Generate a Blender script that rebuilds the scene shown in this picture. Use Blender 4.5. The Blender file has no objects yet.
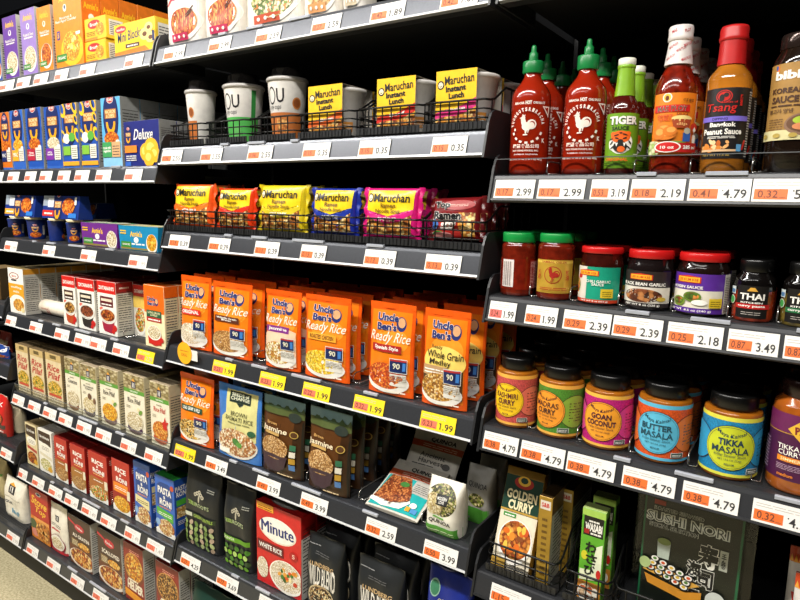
import bpy, bmesh, math, random
from mathutils import Vector, Matrix
random.seed(7)
SC = bpy.context.scene
COL = SC.collection
PI = math.pi
# ------------------------------------------------------------------ camera
ZC = 1.5                                   # eye height; the shelf fronts stand in the plane y = 0
F = 610.71
CAM = Vector((0, -1, ZC))
YAW, PIT, ROLL = math.radians(34.406), math.radians(9.0463), math.radians(1.198)
FW = Vector((-math.sin(YAW)*math.cos(PIT), math.cos(YAW)*math.cos(PIT), -math.sin(PIT)))
_r = Vector((math.cos(YAW), math.sin(YAW), 0)); _u = _r.cross(FW)
RT = math.cos(ROLL)*_r + math.sin(ROLL)*_u
UP = -math.sin(ROLL)*_r + math.cos(ROLL)*_u
cd = bpy.data.cameras.new('camera'); cam = bpy.data.objects.new('camera', cd); COL.objects.link(cam)
cd.sensor_width = 36; cd.lens = 36*F/800; cd.clip_start = .02; cd.clip_end = 60
m = Matrix((RT, UP, -FW)).transposed().to_4x4(); m.translation = CAM; cam.matrix_world = m
SC.camera = cam

def Xat(px, z, y):                         # world x of a point seen in column px, at height z and depth y
    a = (px-400)/F
    def g(x):
        d = Vector((x, y, z))-CAM
        return a*d.dot(FW)-d.dot(RT)
    g0, g1 = g(0), g(1)
    return -g0/(g1-g0)
def YZat(px, py, x):                        # depth and height of a point seen at (px, py) whose x is known
    a, b = (px-400)/F, (300-py)/F
    f = lambda y, z: (a*(Vector((x, y, z))-CAM).dot(FW)-(Vector((x, y, z))-CAM).dot(RT), b*(Vector((x, y, z))-CAM).dot(FW)-(Vector((x, y, z))-CAM).dot(UP))
    o, p, q = f(0, 0), f(1, 0), f(0, 1)
    m2 = Matrix(((p[0]-o[0], q[0]-o[0]), (p[1]-o[1], q[1]-o[1])))
    s = m2.inverted() @ Vector((-o[0], -o[1])); return s.x, s.y
def roundat(p0, p1, z, y0):                # upright round thing whose outline spans columns p0..p1 and whose front is at depth y0
    a0 = math.atan2(Xat(p0, z, y0), 1+y0); a1 = math.atan2(Xat(p1, z, y0), 1+y0)
    az, hf = (a0+a1)/2, (a1-a0)/2; sn = math.sin(hf)
    r = (y0+1)*sn/(math.cos(az)-sn); d = r/sn
    return d*math.sin(az), d*math.cos(az)-1, r
def Zat(py, x, y):                         # world z of a point seen in row py, at x and depth y
    a = (300-py)/F
    def g(z):
        d = Vector((x, y, z))-CAM
        return a*d.dot(FW)-d.dot(UP)
    g0, g1 = g(0), g(1)
    return -g0/(g1-g0)

# ------------------------------------------------------------------ materials
def lin(c): return c/12.92 if c <= .04045 else ((c+.055)/1.055)**2.4
def rgb(h):
    h = h.lstrip('#')
    return tuple(lin(int(h[i:i+2], 16)/255) for i in (0, 2, 4))+(1,)
MATS = {}
def nt_mat(name):
    mt = bpy.data.materials.new(name); mt.use_nodes = True
    nt = mt.node_tree; return mt, nt, nt.nodes['Principled BSDF']
def M(hexc, rough=.45, metal=0, var=.05, scale=60, coat=0, name=None):
    key = (hexc, rough, metal, var, scale, coat)
    if key in MATS: return MATS[key]
    mt, nt, b = nt_mat(name or 'surface '+hexc.lstrip('#'))
    c = rgb(hexc)
    if var:
        tc = nt.nodes.new('ShaderNodeTexCoord'); n = nt.nodes.new('ShaderNodeTexNoise')
        n.inputs['Scale'].default_value = scale; n.inputs['Detail'].default_value = 2
        nt.links.new(tc.outputs['Object'], n.inputs['Vector'])
        r = nt.nodes.new('ShaderNodeValToRGB')
        r.color_ramp.elements[0].position = .3; r.color_ramp.elements[1].position = .7
        r.color_ramp.elements[0].color = tuple(v*(1-var*2) for v in c[:3])+(1,)
        r.color_ramp.elements[1].color = tuple(min(1, v*(1+var)) for v in c[:3])+(1,)
        nt.links.new(n.outputs['Fac'], r.inputs[0]); nt.links.new(r.outputs[0], b.inputs['Base Color'])
    else: b.inputs['Base Color'].default_value = c
    b.inputs['Roughness'].default_value = rough; b.inputs['Metallic'].default_value = metal
    if coat: b.inputs['Coat Weight'].default_value = coat; b.inputs['Coat Roughness'].default_value = .06
    mt.diffuse_color = c
    MATS[key] = mt; return mt
def food(cols, scale=170, rough=.45, stretch=(1, 1, 1), name='food'):   # pieces of food printed on a pack: one voronoi cell per piece
    key = (tuple(cols), scale, rough, stretch)
    if key in MATS: return MATS[key]
    mt, nt, b = nt_mat('printed '+name)
    tc = nt.nodes.new('ShaderNodeTexCoord'); mp = nt.nodes.new('ShaderNodeMapping'); mp.inputs['Scale'].default_value = stretch
    v = nt.nodes.new('ShaderNodeTexVoronoi'); v.inputs['Scale'].default_value = scale
    nt.links.new(tc.outputs['Object'], mp.inputs[0]); nt.links.new(mp.outputs[0], v.inputs['Vector'])
    s = nt.nodes.new('ShaderNodeSeparateColor'); nt.links.new(v.outputs['Color'], s.inputs[0])
    r = nt.nodes.new('ShaderNodeValToRGB'); r.color_ramp.interpolation = 'CONSTANT'
    e = r.color_ramp.elements
    while len(e) < len(cols): e.new(.5)
    for i, h in enumerate(cols): e[i].position = i/len(cols); e[i].color = rgb(h)
    nt.links.new(s.outputs[0], r.inputs[0])
    # the outline drawn round each printed piece
    r2 = nt.nodes.new('ShaderNodeValToRGB'); r2.color_ramp.elements[0].color = (1, 1, 1, 1); r2.color_ramp.elements[1].color = (.45, .38, .3, 1)
    r2.color_ramp.elements[0].position = .35; r2.color_ramp.elements[1].position = .85
    nt.links.new(v.outputs['Distance'], r2.inputs[0])
    mx = nt.nodes.new('ShaderNodeMix'); mx.data_type = 'RGBA'; mx.blend_type = 'MULTIPLY'; mx.inputs['Factor'].default_value = 1
    nt.links.new(r.outputs[0], mx.inputs['A']); nt.links.new(r2.outputs[0], mx.inputs['B'])
    nt.links.new(mx.outputs['Result'], b.inputs['Base Color']); b.inputs['Roughness'].default_value = rough
    MATS[key] = mt; return mt
def clear(name, tint=(1, 1, 1, 1), gloss=.12, rough=.05):
    if name in MATS: return MATS[name]
    mt = bpy.data.materials.new(name); mt.use_nodes = True; nt = mt.node_tree
    nt.nodes.remove(nt.nodes['Principled BSDF'])
    t = nt.nodes.new('ShaderNodeBsdfTransparent'); t.inputs[0].default_value = tint
    g = nt.nodes.new('ShaderNodeBsdfGlossy'); g.inputs['Roughness'].default_value = rough; g.inputs[0].default_value = (.9, .9, .9, 1)
    fr = nt.nodes.new('ShaderNodeLayerWeight'); pw = nt.nodes.new('ShaderNodeMath'); pw.operation = 'POWER'; pw.inputs[1].default_value = 4
    nt.links.new(fr.outputs['Facing'], pw.inputs[0])
    ad = nt.nodes.new('ShaderNodeMath'); ad.operation = 'MULTIPLY_ADD'; ad.inputs[1].default_value = .6; ad.inputs[2].default_value = gloss*.3; nt.links.new(pw.outputs[0], ad.inputs[0])
    mix = nt.nodes.new('ShaderNodeMixShader'); nt.links.new(ad.outputs[0], mix.inputs[0])
    nt.links.new(t.outputs[0], mix.inputs[1]); nt.links.new(g.outputs[0], mix.inputs[2])
    nt.links.new(mix.outputs[0], nt.nodes['Material Output'].inputs[0])
    MATS[name] = mt; return mt
WHITE, BLACK = M('#f2efe6', .5), M('#0b0b0c', .4)
RICE = food(['#f4ecd8', '#e6d9bd', '#fbf6e8', '#d8c7a0'], 330, name='rice')
BROWNRICE = food(['#c99a5b', '#b07c3f', '#dcb67e', '#96642e'], 300, name='brown rice')
YPASTA = food(['#f0b429', '#e89c12', '#f8cf5a', '#d98a10'], 200, name='macaroni')
OPASTA = food(['#e0761a', '#c85a10', '#f09a35', '#a5440c'], 190, name='cheese pasta')
CHILI = food(['#a8461c', '#c76a28', '#7c2c12', '#d98d3a', '#5e2410'], 200, name='stew')
NOODLE = food(['#d8621c', '#c4461a', '#efa04a', '#9c3312', '#e9c07a'], 230, name='noodles')
VEG = food(['#e8b030', '#d8dcb0', '#c9481c', '#6f8e2c', '#f3e3a8', '#e07a20'], 190, name='vegetables')
SOUP = food(['#d9902c', '#e8b862', '#a9601c', '#f2d795', '#7a4016'], 170, name='noodle soup')
PILAF = food(['#efe6c8', '#d9c79c', '#f7f1dc', '#c2ad7c'], 300, name='pilaf')
BROWNMIX = food(['#8c5a24', '#c58a3c', '#5f3a14', '#e0b469', '#3f240c'], 220, name='pasta with meat')
PEBBLE = food(['#4d4a2c', '#8d8a4a', '#c9bd8c', '#2f3018', '#6f7a2a'], 260, name='seeds')
STONE = food(['#b7a87c', '#a29263', '#c9bd95', '#8c7d50'], 130, stretch=(.5, 1, 1.2), name='stone wall')

# ------------------------------------------------------------------ mesh builder
class MB:
    def __init__(s): s.v, s.f, s.m, s.sm, s.mats = [], [], [], [], []
    def mi(s, mat):
        if mat not in s.mats: s.mats.append(mat)
        return s.mats.index(mat)
    def add(s, vs, fs, mat, smooth=False):
        o = len(s.v); s.v += [tuple(p) for p in vs]; k = s.mi(mat)
        for f in fs: s.f.append([o+i for i in f]); s.m.append(k); s.sm.append(smooth)
    def box(s, x0, x1, y0, y1, z0, z1, mat, ch=0):
        if ch:
            xs, ys, zs = (x0, x1), (y0, y1), (z0, z1); vs = {}; L = []
            def V(i, j, k, a):
                p = [xs[i], ys[j], zs[k]]
                for b in range(3):
                    if b != a: p[b] += ch*(1 if (i, j, k)[b] == 0 else -1)
                key = (i, j, k, a)
                if key not in vs: vs[key] = len(L); L.append(p)
                return vs[key]
            fs = []
            for a in range(3):
                b, c = (a+1) % 3, (a+2) % 3
                for e in (0, 1):
                    q = []
                    for (p, r) in ((0, 0), (1, 0), (1, 1), (0, 1)):
                        ijk = [0, 0, 0]; ijk[a] = e; ijk[b] = p; ijk[c] = r; q.append(V(*ijk, a))
                    fs.append(q if e else q[::-1])
            for a in range(3):                      # chamfered edges along a
                b, c = (a+1) % 3, (a+2) % 3
                for p in (0, 1):
                    for r in (0, 1):
                        i0 = [0]*3; i0[b] = p; i0[c] = r; i1 = list(i0); i1[a] = 1
                        q = [V(*i0, b), V(*i1, b), V(*i1, c), V(*i0, c)]
                        fs.append(q if (p+r) % 2 else q[::-1])
            for i in (0, 1):
                for j in (0, 1):
                    for k in (0, 1):
                        q = [V(i, j, k, 0), V(i, j, k, 1), V(i, j, k, 2)]
                        fs.append(q if (i+j+k) % 2 else q[::-1])
            s.add(L, fs, mat); return
        vs = [(x, y, z) for x in (x0, x1) for y in (y0, y1) for z in (z0, z1)]
        s.add(vs, [(0, 1, 3, 2), (4, 6, 7, 5), (0, 4, 5, 1), (2, 3, 7, 6), (0, 2, 6, 4), (1, 5, 7, 3)], mat)
    def lathe(s, prof, mat, seg=32, cx=0, cy=0, smooth=True, ripple=None):
        vs, fs = [], []; n = len(prof)
        for i in range(seg):
            a = 2*PI*i/seg
            for (r, z) in prof:
                if ripple: r = r*(1+ripple*(1 if i % 2 else -1))
                vs.append((cx+r*math.sin(a), cy-r*math.cos(a), z))
        for i in range(seg):
            for j in range(n-1):
                a, b = i*n+j, ((i+1) % seg)*n+j
                fs.append((a, b, b+1, a+1))
        s.add(vs, fs, mat, smooth)
        if prof[0][0] > 1e-6: s.add([vs[i*n] for i in range(seg)], [tuple(range(seg))[::-1]], mat)
        if prof[-1][0] > 1e-6: s.add([vs[i*n+n-1] for i in range(seg)], [tuple(range(seg))], mat)
    def tube(s, pts, r, mat, n=6, closed=False):
        pts = [Vector(p) for p in pts]; N = len(pts); vs, fs = [], []
        for i, p in enumerate(pts):
            if closed: t = pts[(i+1) % N]-pts[i-1]
            else: t = pts[min(i+1, N-1)]-pts[max(i-1, 0)]
            t.normalize(); a = Vector((0, 0, 1)) if abs(t.z) < .9 else Vector((1, 0, 0))
            x = t.cross(a).normalized(); y = t.cross(x)
            for k in range(n): vs.append(p+r*(math.cos(2*PI*k/n)*x+math.sin(2*PI*k/n)*y))
        for i in range(N if closed else N-1):
            for k in range(n):
                a, b = i*n, ((i+1) % N)*n
                fs.append((a+k, a+(k+1) % n, b+(k+1) % n, b+k))
        s.add(vs, fs, mat, True)
        if not closed: s.add(vs[:n], [tuple(range(n))], mat); s.add(vs[-n:], [tuple(range(n))[::-1]], mat)
    def extrude_x(s, yz, x0, x1, mat):
        n = len(yz); vs = [(x0, y, z) for y, z in yz]+[(x1, y, z) for y, z in yz]
        fs = [(i, (i+1) % n, n+(i+1) % n, n+i) for i in range(n)]+[tuple(range(n))[::-1], tuple(range(n, 2*n))]
        s.add(vs, fs, mat)
    def prism(s, xz, y0, y1, mat):
        n = len(xz); vs = [(x, y0, z) for x, z in xz]+[(x, y1, z) for x, z in xz]
        fs = [(i, (i+1) % n, n+(i+1) % n, n+i) for i in range(n)]+[tuple(range(n))[::-1], tuple(range(n, 2*n))]
        s.add(vs, fs, mat)
    def xform(s, M4, start=0):
        for i in range(start, len(s.v)): s.v[i] = tuple(M4 @ Vector(s.v[i]))
    def build(s, name, parent=None, loc=None, rz=0, label=None):
        me = bpy.data.meshes.new(name); me.from_pydata(s.v, [], s.f)
        for mt in s.mats: me.materials.append(mt)
        me.polygons.foreach_set('material_index', s.m); me.polygons.foreach_set('use_smooth', s.sm); me.update()
        o = bpy.data.objects.new(name, me); COL.objects.link(o)
        if parent: o.parent = parent
        if loc: o.location = loc
        o.rotation_euler.z = rz
        if label: o['label'] = label
        return o
def tag(o, label, cat, group=None, kind=None):
    if label: o['label'] = label
    if cat: o['category'] = cat
    if group: o['group'] = group
    if kind: o['kind'] = kind
    return o
def thing(name, label, cat, loc=(0, 0, 0), group=None, rz=0):
    o = bpy.data.objects.new(name, None); COL.objects.link(o); o.location = loc; o.rotation_euler.z = rz; o.empty_display_size = .02
    return tag(o, label, cat, group)
def struct(name, mb): return tag(mb.build(name), None, None, None, 'structure')
def dup(root, off, label):                  # a copy of a thing with its own copies of the parts and their sub-parts
    r = root.copy(); COL.objects.link(r); r.location = root.location+Vector(off); r['label'] = label
    for ch in list(root.children):
        c = ch.copy(); COL.objects.link(c); c.parent = r
        for g in list(ch.children):
            d = g.copy(); COL.objects.link(d); d.parent = c
    return r
ORD = ['', 'second', 'third', 'fourth', 'fifth', 'sixth', 'seventh', 'eighth']
def row(root, n, step, what, jit=0, dx=0):          # n more of the same thing standing in line behind the front one
    for k in range(1, n+1):
        w = f'{what}, {ORD[k]} from the front'
        dup(root, (dx*k+random.uniform(-jit, jit), step*k, 0), w)

# ------------------------------------------------------------------ lettering
TXT = {}
def glyphs(s, bold=0, shear=0):
    if 'M' in s: bold = min(bold, .014)
    key = (s, bold, shear)
    if key in TXT: return TXT[key]
    cu = bpy.data.curves.new('lettering', 'FONT'); cu.body = s; cu.resolution_u = 2; cu.offset = bold; cu.shear = shear; cu.align_x = 'CENTER'; cu.space_line = .85
    ob = bpy.data.objects.new('lettering', cu); COL.objects.link(ob)
    dg = bpy.context.evaluated_depsgraph_get(); me = bpy.data.meshes.new_from_object(ob.evaluated_get(dg))
    vs = [v.co.copy() for v in me.vertices]; fs = [tuple(p.vertices) for p in me.polygons]
    bpy.data.objects.remove(ob); bpy.data.curves.remove(cu); bpy.data.meshes.remove(me)
    if not vs: TXT[key] = ([], []); return TXT[key]
    x0, x1 = min(v.x for v in vs), max(v.x for v in vs); y0, y1 = min(v.y for v in vs), max(v.y for v in vs)
    vs = [((v.x-x0)/max(x1-x0, 1e-6)-.5, (v.y-y0)/max(y1-y0, 1e-6)-.5) for v in vs]
    TXT[key] = (vs, fs); return TXT[key]

class Canvas:
    """a printed face: fn(u, v, k) gives the point at (u, v) in 0..1, lifted by k print layers"""
    def __init__(s, mb, fn, w, h, curved=False): s.mb, s.fn, s.w, s.h, s.k, s.cv = mb, fn, w, h, 1, curved
    def P(s, u, v): return s.fn(min(max(u, 0), 1), min(max(v, 0), 1), s.k)
    def grid(s, f, nu, nv, mat):
        vs = [s.P(*f(i/nu, j/nv)) for j in range(nv+1) for i in range(nu+1)]
        fs = [(j*(nu+1)+i, j*(nu+1)+i+1, (j+1)*(nu+1)+i+1, (j+1)*(nu+1)+i) for j in range(nv) for i in range(nu)]
        s.mb.add(vs, fs, mat, s.cv); s.k += 1
    def n(s, d): return max(1, int(d*18)) if s.cv else 1
    def rect(s, u0, v0, u1, v1, mat): s.grid(lambda a, b: (u0+(u1-u0)*a, v0+(v1-v0)*b), s.n(u1-u0), s.n((v1-v0)*.8), mat)
    def quad(s, a, b, c, d, mat):       # corners bl, br, tr, tl
        s.grid(lambda i, j: tuple((a[q]*(1-i)+b[q]*i)*(1-j)+(d[q]*(1-i)+c[q]*i)*j for q in (0, 1)), s.n(b[0]-a[0]), s.n((d[1]-a[1])*.8), mat)
    def poly(s, pts, mat):
        c = (sum(p[0] for p in pts)/len(pts), sum(p[1] for p in pts)/len(pts))
        n = len(pts); s.tris([c]+list(pts), [(0, 1+i, 1+(i+1) % n) for i in range(n)], mat, .10); s.k += 1
    def tris(s, uv, fs, mat, mx):           # on a curved face the triangles are split until they follow it
        uv = list(uv)
        if s.cv:
            mid = {}; out = []; st = [tuple(f) for f in fs]; a = s.h/s.w
            def L(i, j): return math.hypot(uv[i][0]-uv[j][0], (uv[i][1]-uv[j][1])*min(a, 1.6))
            def M_(i, j):
                k = (min(i, j), max(i, j))
                if k not in mid: mid[k] = len(uv); uv.append(((uv[i][0]+uv[j][0])/2, (uv[i][1]+uv[j][1])/2))
                return mid[k]
            while st:
                f = st.pop()
                if len(f) > 3:
                    st += [(f[0], f[i], f[i+1]) for i in range(1, len(f)-1)]; continue
                e = [(L(f[i], f[(i+1) % 3]), i) for i in range(3)]; m_, i = max(e)
                if m_ <= mx: out.append(f); continue
                p, q, r = f[i], f[(i+1) % 3], f[(i+2) % 3]; k = M_(p, q); st += [(p, k, r), (k, q, r)]
            fs = out
        s.mb.add([s.P(*p) for p in uv], fs, mat, s.cv)
    def ell(s, cu, cv, ru, rv, mat, rot=0, arc=(0, 2*PI), inner=0, seg=28):
        rings = 4 if s.cv and ru > .08 else 1; vs = []
        a = s.h/s.w
        for r in range(rings+1):
            q = inner+(1-inner)*r/rings
            for i in range(seg+1):
                t = arc[0]+(arc[1]-arc[0])*i/seg
                x, y = q*ru*math.cos(t), q*rv*math.sin(t)
                if rot: x, y = x*math.cos(rot)-y*a*math.sin(rot), x/a*math.sin(rot)+y*math.cos(rot)
                vs.append(s.P(cu+x, cv+y))
        fs = [(r*(seg+1)+i, (r+1)*(seg+1)+i, (r+1)*(seg+1)+i+1, r*(seg+1)+i+1) for r in range(rings) for i in range(seg)]
        s.mb.add(vs, fs, mat, s.cv); s.k += 1
    def text(s, t, cu, cv, w, h, mat, bold=0, shear=0, rot=0, arch=0, warp=None):
        vs, fs = glyphs(t, bold, shear)
        if not vs: return
        a = s.h/s.w; out = []
        for x, y in vs:
            x, y = x*w, y*h*(1+(warp*(x*x*4) if warp else 0))
            y += arch*(.25-(x/w)**2)
            if rot: x, y = x*math.cos(rot)-y*a*math.sin(rot), x/a*math.sin(rot)+y*math.cos(rot)
            out.append((cu+x, cv+y))
        s.tris(out, fs, mat, .085); s.k += 1
    def lines(s, u0, v0, u1, v1, n, mat, fill=.4):      # type too small to read: broken hairlines
        st = (v1-v0)/n; rr = random.Random(n*7+int(u0*100))
        for i in range(n):
            u = u0
            while u < u1-.01:
                e = min(u1, u+(u1-u0)*rr.uniform(.18, .5)); s.rect(u, v0+i*st, e, v0+i*st+st*fill, mat); s.k -= 1; u = e+(u1-u0)*.04
        s.k += 1
    def bowl(s, cu, cv, ru, rv, mat, rim=None, pieces=None, seed=1):    # a dish of food
        if rim: s.ell(cu, cv-rv*.12, ru*1.14, rv*1.14, rim)
        s.ell(cu, cv, ru, rv, mat)
        if pieces:
            rr = random.Random(seed)
            for i in range(14):
                t, q = rr.uniform(0, 2*PI), rr.uniform(0, .8); z = rr.uniform(.1, .22)
                s.ell(cu+ru*q*math.cos(t), cv+rv*q*math.sin(t), ru*z, rv*z*rr.uniform(.6, 1), rr.choice(pieces), rot=rr.uniform(0, 3), seg=8); s.k -= 1
            s.k += 1
def flat(mb, o, right, up, w, h, eps=.00013):
    o, right, up = Vector(o), Vector(right), Vector(up); n = right.cross(up)
    return Canvas(mb, lambda u, v, k: o+right*(w*u)+up*(h*v)+n*(eps*k), w, h)
def curvedc(mb, r, a0, a1, z0, z1, rfn=None, eps=.00018, cy=0, cx=0):       # wrapped round an upright cylinder or cone; angles from the front, to the right
    def fn(u, v, k):
        a = a0+(a1-a0)*u; z = z0+(z1-z0)*v; q = (rfn(z) if rfn else r)+eps*k
        return Vector((cx+q*math.sin(a), cy-q*math.cos(a), z))
    return Canvas(mb, fn, r*(a1-a0), z1-z0, True)

# ------------------------------------------------------------------ kinds of pack
def deck(zr): return ZC+zr+.0449
def carton(name, label, cat, x0, x1, z0, z1, y0, dp, front, side, top, draw, sidedraw=None, group=None, rz=0, topdraw=None):
    w, h = x1-x0, z1-z0; mb = MB()
    mb.box(-w/2, w/2, 0, dp, 0, h, side, ch=.0008)
    c = flat(mb, (-w/2+.0006, 0, .0006), (1, 0, 0), (0, 0, 1), w-.0012, h-.0012); c.rect(0, 0, 1, 1, front); draw(c)
    c = flat(mb, (w/2, .0006, .0006), (0, 1, 0), (0, 0, 1), dp-.0012, h-.0012)
    if sidedraw: sidedraw(c)
    c = flat(mb, (-w/2+.0006, .0006, h), (1, 0, 0), (0, 1, 0), w-.0012, dp-.0012); c.rect(0, 0, 1, 1, top)
    c.rect(.02, .48, .98, .5, M('#6b6256', .6))       # glued flap seam
    if topdraw: topdraw(c)
    o = mb.build(name, None, ((x0+x1)/2, y0, z0), rz)
    return tag(o, label, cat, group)
def pouchgrid(w, h, d, kind, seed, nx=18, ny=26):
    rr = random.Random(seed); ph = [rr.uniform(0, 6.28) for _ in range(6)]
    def th(u, v):
        e = abs(2*u-1)
        if kind == 'pillow':
            return d/2*max(0, (1-e**6)*(1-abs(2*v-1)**4))**.5
        if kind == 'gusset':
            g = 1 if v < .6 else max(0, 1-((v-.6)/.4)**1.6)
            b = min(1, .75+v*2.5)
            return d/2*(1-e**9)**.55*g*b+.0008
        g = (.72+.9*v) if v < .3 else max(0, 1-((v-.3)/.64)**1.7) if v < .94 else 0
        return d/2*max(0, 1-e**3)**.65*min(g, 1)+.0007
    def wr(u, v):
        e = max(0, 1-abs(2*u-1)**4)*max(0, 1-abs(2*v-1)**6)
        return .0016*e*(math.sin(9*u+6*v+ph[0])+.6*math.sin(17*v-5*u+ph[1])+.5*math.sin(21*u+ph[2]+4*v))*min(1, d/.02)
    def wid(v):
        if kind == 'gusset': return 1-.03*math.sin(PI*min(1, v/.85))
        return 1-.035*math.sin(PI*v)
    return th, wr, wid, nx, ny
def pouch(name, label, cat, x0, x1, z0, z1, y0, d, body, draw, kind='standup', lean=0, seal=None, group=None, rz=0, seed=1, back=None, roll=0, seals='top'):
    w, h = x1-x0, z1-z0
    th, wr, wid, nx, ny = pouchgrid(w, h, d, kind, seed)
    if lean: h = h/math.cos(lean)
    z0 = z0+d/2*abs(math.sin(lean))+.0004
    ML = Matrix.Translation((0, d/2, 0)) @ Matrix.Rotation(-lean, 4, 'X') @ Matrix.Rotation(roll, 4, 'Y')
    mb = MB()
    def pt(u, v, sgn): return Vector(((u-.5)*w*wid(v), sgn*th(u, v)+(wr(u, v) if sgn < 0 else -wr(1-u, v)), h*v))
    cu = [.5-.5*math.cos(PI*i/nx) for i in range(nx+1)]           # closer rows of points near the edges
    cvv = [.5-.5*math.cos(PI*j/ny) for j in range(ny+1)]
    F_ = [[pt(u, v, -1) for u in cu] for v in cvv]; B_ = [[pt(u, v, 1) for u in cu] for v in cvv]
    n = nx+1
    vs = [p for r_ in F_ for p in r_]; fs = [(j*n+i, j*n+i+1, (j+1)*n+i+1, (j+1)*n+i) for j in range(ny) for i in range(nx)]
    mb.add(vs, fs, body, True)
    vs = [p for r_ in B_ for p in r_]; mb.add(vs, [tuple(reversed(f)) for f in fs], back or body, True)
    ring = [(0, i) for i in range(nx+1)]+[(j, nx) for j in range(1, ny+1)]+[(ny, i) for i in range(nx-1, -1, -1)]+[(j, 0) for j in range(ny-1, 0, -1)]
    vs = [F_[j][i] for j, i in ring]+[B_[j][i] for j, i in ring]; R = len(ring)
    mb.add(vs, [(i, R+i, R+(i+1) % R, (i+1) % R) for i in range(R)], back or body)
    def fn(u, v, k):
        fu = math.acos(1-2*u)/PI*nx; fv = math.acos(1-2*v)/PI*ny
        i, j = min(int(fu), nx-1), min(int(fv), ny-1); a = (u-cu[i])/(cu[i+1]-cu[i]); b = (v-cvv[j])/(cvv[j+1]-cvv[j])
        p = (F_[j][i]*(1-a)+F_[j][i+1]*a)*(1-b)+(F_[j+1][i]*(1-a)+F_[j+1][i+1]*a)*b
        return p+Vector((0, -.00032*k-.0003, 0))
    c = Canvas(mb, fn, w, h, True); draw(c); mb.xform(ML)
    if not seal: return tag(mb.build(name, None, ((x0+x1)/2, y0, z0), rz), label, cat, group)
    T = thing(name, label, cat, ((x0+x1)/2, y0, z0), group, rz)
    mb.build('pouch_body' if kind != 'pillow' else 'packet', T)
    sb = MB()
    if seals == 'top':
        nn = 24; hw = w/2*wid(1)
        ps = [(-hw+2*hw*i/nn) for i in range(nn+1)]
        vs = []
        for x in ps:
            yy = .0012*math.sin(x*90+seed); vs += [(x, yy-.0012, h-.011), (x, yy-.0012, h+.0005), (x, yy+.0012, h-.011), (x, yy+.0012, h+.0005)]
        fs = []
        for i in range(nn): a, b = i*4, (i+1)*4; fs += [(a, b, b+1, a+1), (a+2, a+3, b+3, b+2), (a+1, b+1, b+3, a+3), (a, a+2, b+2, b)]
        sb.add(vs, fs, seal); sb.add(vs[:4], [(0, 1, 3, 2)], seal); sb.add(vs[-4:], [(0, 2, 3, 1)], seal)
        sb.xform(ML); sb.build('top_seal', T)
    else:                                           # crimped zigzag ends of a pillow pack
        for sg in (-1, 1):
            sb = MB(); nn = 22; vs = []
            for j in range(nn+1):
                z = h*(-.02+1.04*j/nn); x0_ = sg*(w/2-.002); x1_ = sg*(w/2+.0075+(.0015 if j % 2 else 0)+.0025*abs(2*j/nn-1)**3)
                yy = .004*math.sin(j*.9+seed+sg); vs += [(x0_, -.0005, z), (x1_, yy-.0005, z), (x0_, .0005, z), (x1_, yy+.0005, z)]
            fs = []
            for j in range(nn): a, b = j*4, (j+1)*4; fs += [(a, a+1, b+1, b), (a+2, b+2, b+3, a+3), (a+1, a+3, b+3, b+1)]
            sb.add(vs, fs, seal, True); sb.xform(ML); sb.build('end_seal', T)
    return T
# ------------------------------------------------------------------ the gondola: floor, back, uprights, shelves
SHELFGREY = M('#262729', .5, .0, .08, 300)
RAILM = M('#55575c', .28, .7, .03, 220)
RAILC = M('#2f3033', .36, .1, .02, 220)
CAPM = M('#222325', .4, 0, .06, 200)
BEAD = M('#d9dadb', .35, .1, .03)
CLIP = M('#a9adb6', .35, 0, .05)
WIREB = M('#0c0c0d', .35, .2, 0)
CHROME = M('#b9b7b2', .22, .9, 0)
SLOT = M('#050505', .8, 0, 0)
FENCE = clear('clear acrylic', (.95, .96, .96, 1), .06)
mb = MB(); mb.box(-9, 3, -5, .04, -.02, 0, M('#b9ae8c', .35, 0, .05, 40)); fl = struct('floor', mb)
fm = bpy.data.materials.new('speckled floor'); fm.use_nodes = True
nt = fm.node_tree; b = nt.nodes['Principled BSDF']; tc = nt.nodes.new('ShaderNodeTexCoord'); n = nt.nodes.new('ShaderNodeTexNoise')
n.inputs['Scale'].default_value = 140; n.inputs['Detail'].default_value = 6; nt.links.new(tc.outputs['Object'], n.inputs[0])
r = nt.nodes.new('ShaderNodeValToRGB'); r.color_ramp.elements[0].position = .36; r.color_ramp.elements[1].position = .64
r.color_ramp.elements[0].color = rgb('#988d6c'); r.color_ramp.elements[1].color = rgb('#c4ba98')
nt.links.new(n.outputs[0], r.inputs[0]); nt.links.new(r.outputs[0], b.inputs['Base Color']); b.inputs['Roughness'].default_value = .4
fl.data.materials[0] = fm
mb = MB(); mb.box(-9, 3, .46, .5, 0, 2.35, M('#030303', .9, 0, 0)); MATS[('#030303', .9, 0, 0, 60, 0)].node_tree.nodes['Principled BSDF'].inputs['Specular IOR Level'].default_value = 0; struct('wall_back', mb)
mb = MB(); mb.box(-9, 3, .04, .46, 0, .085, M('#0a0a0a', .6, 0, 0)); struct('trim_1', mb)
BAYS = [(-3.43, -2.468), (-2.455, -1.489), (-1.4737, -.512), (-.496, .475)]
BN = ['the bay at the far left edge', 'the left bay of boxed dinners', 'the middle bay', 'the right bay of sauces']
for i, x in enumerate((-2.4615, -1.4815, -.504, .48)):
    mb = MB(); mb.box(x-.0045, x+.0045, .42, .459, .086, 2.3, M('#08080a', .5, .3, 0)); struct('trim_%d' % (i+2), mb)
SHELF = {}
RAILY, RAILH = .0105, .037
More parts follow.
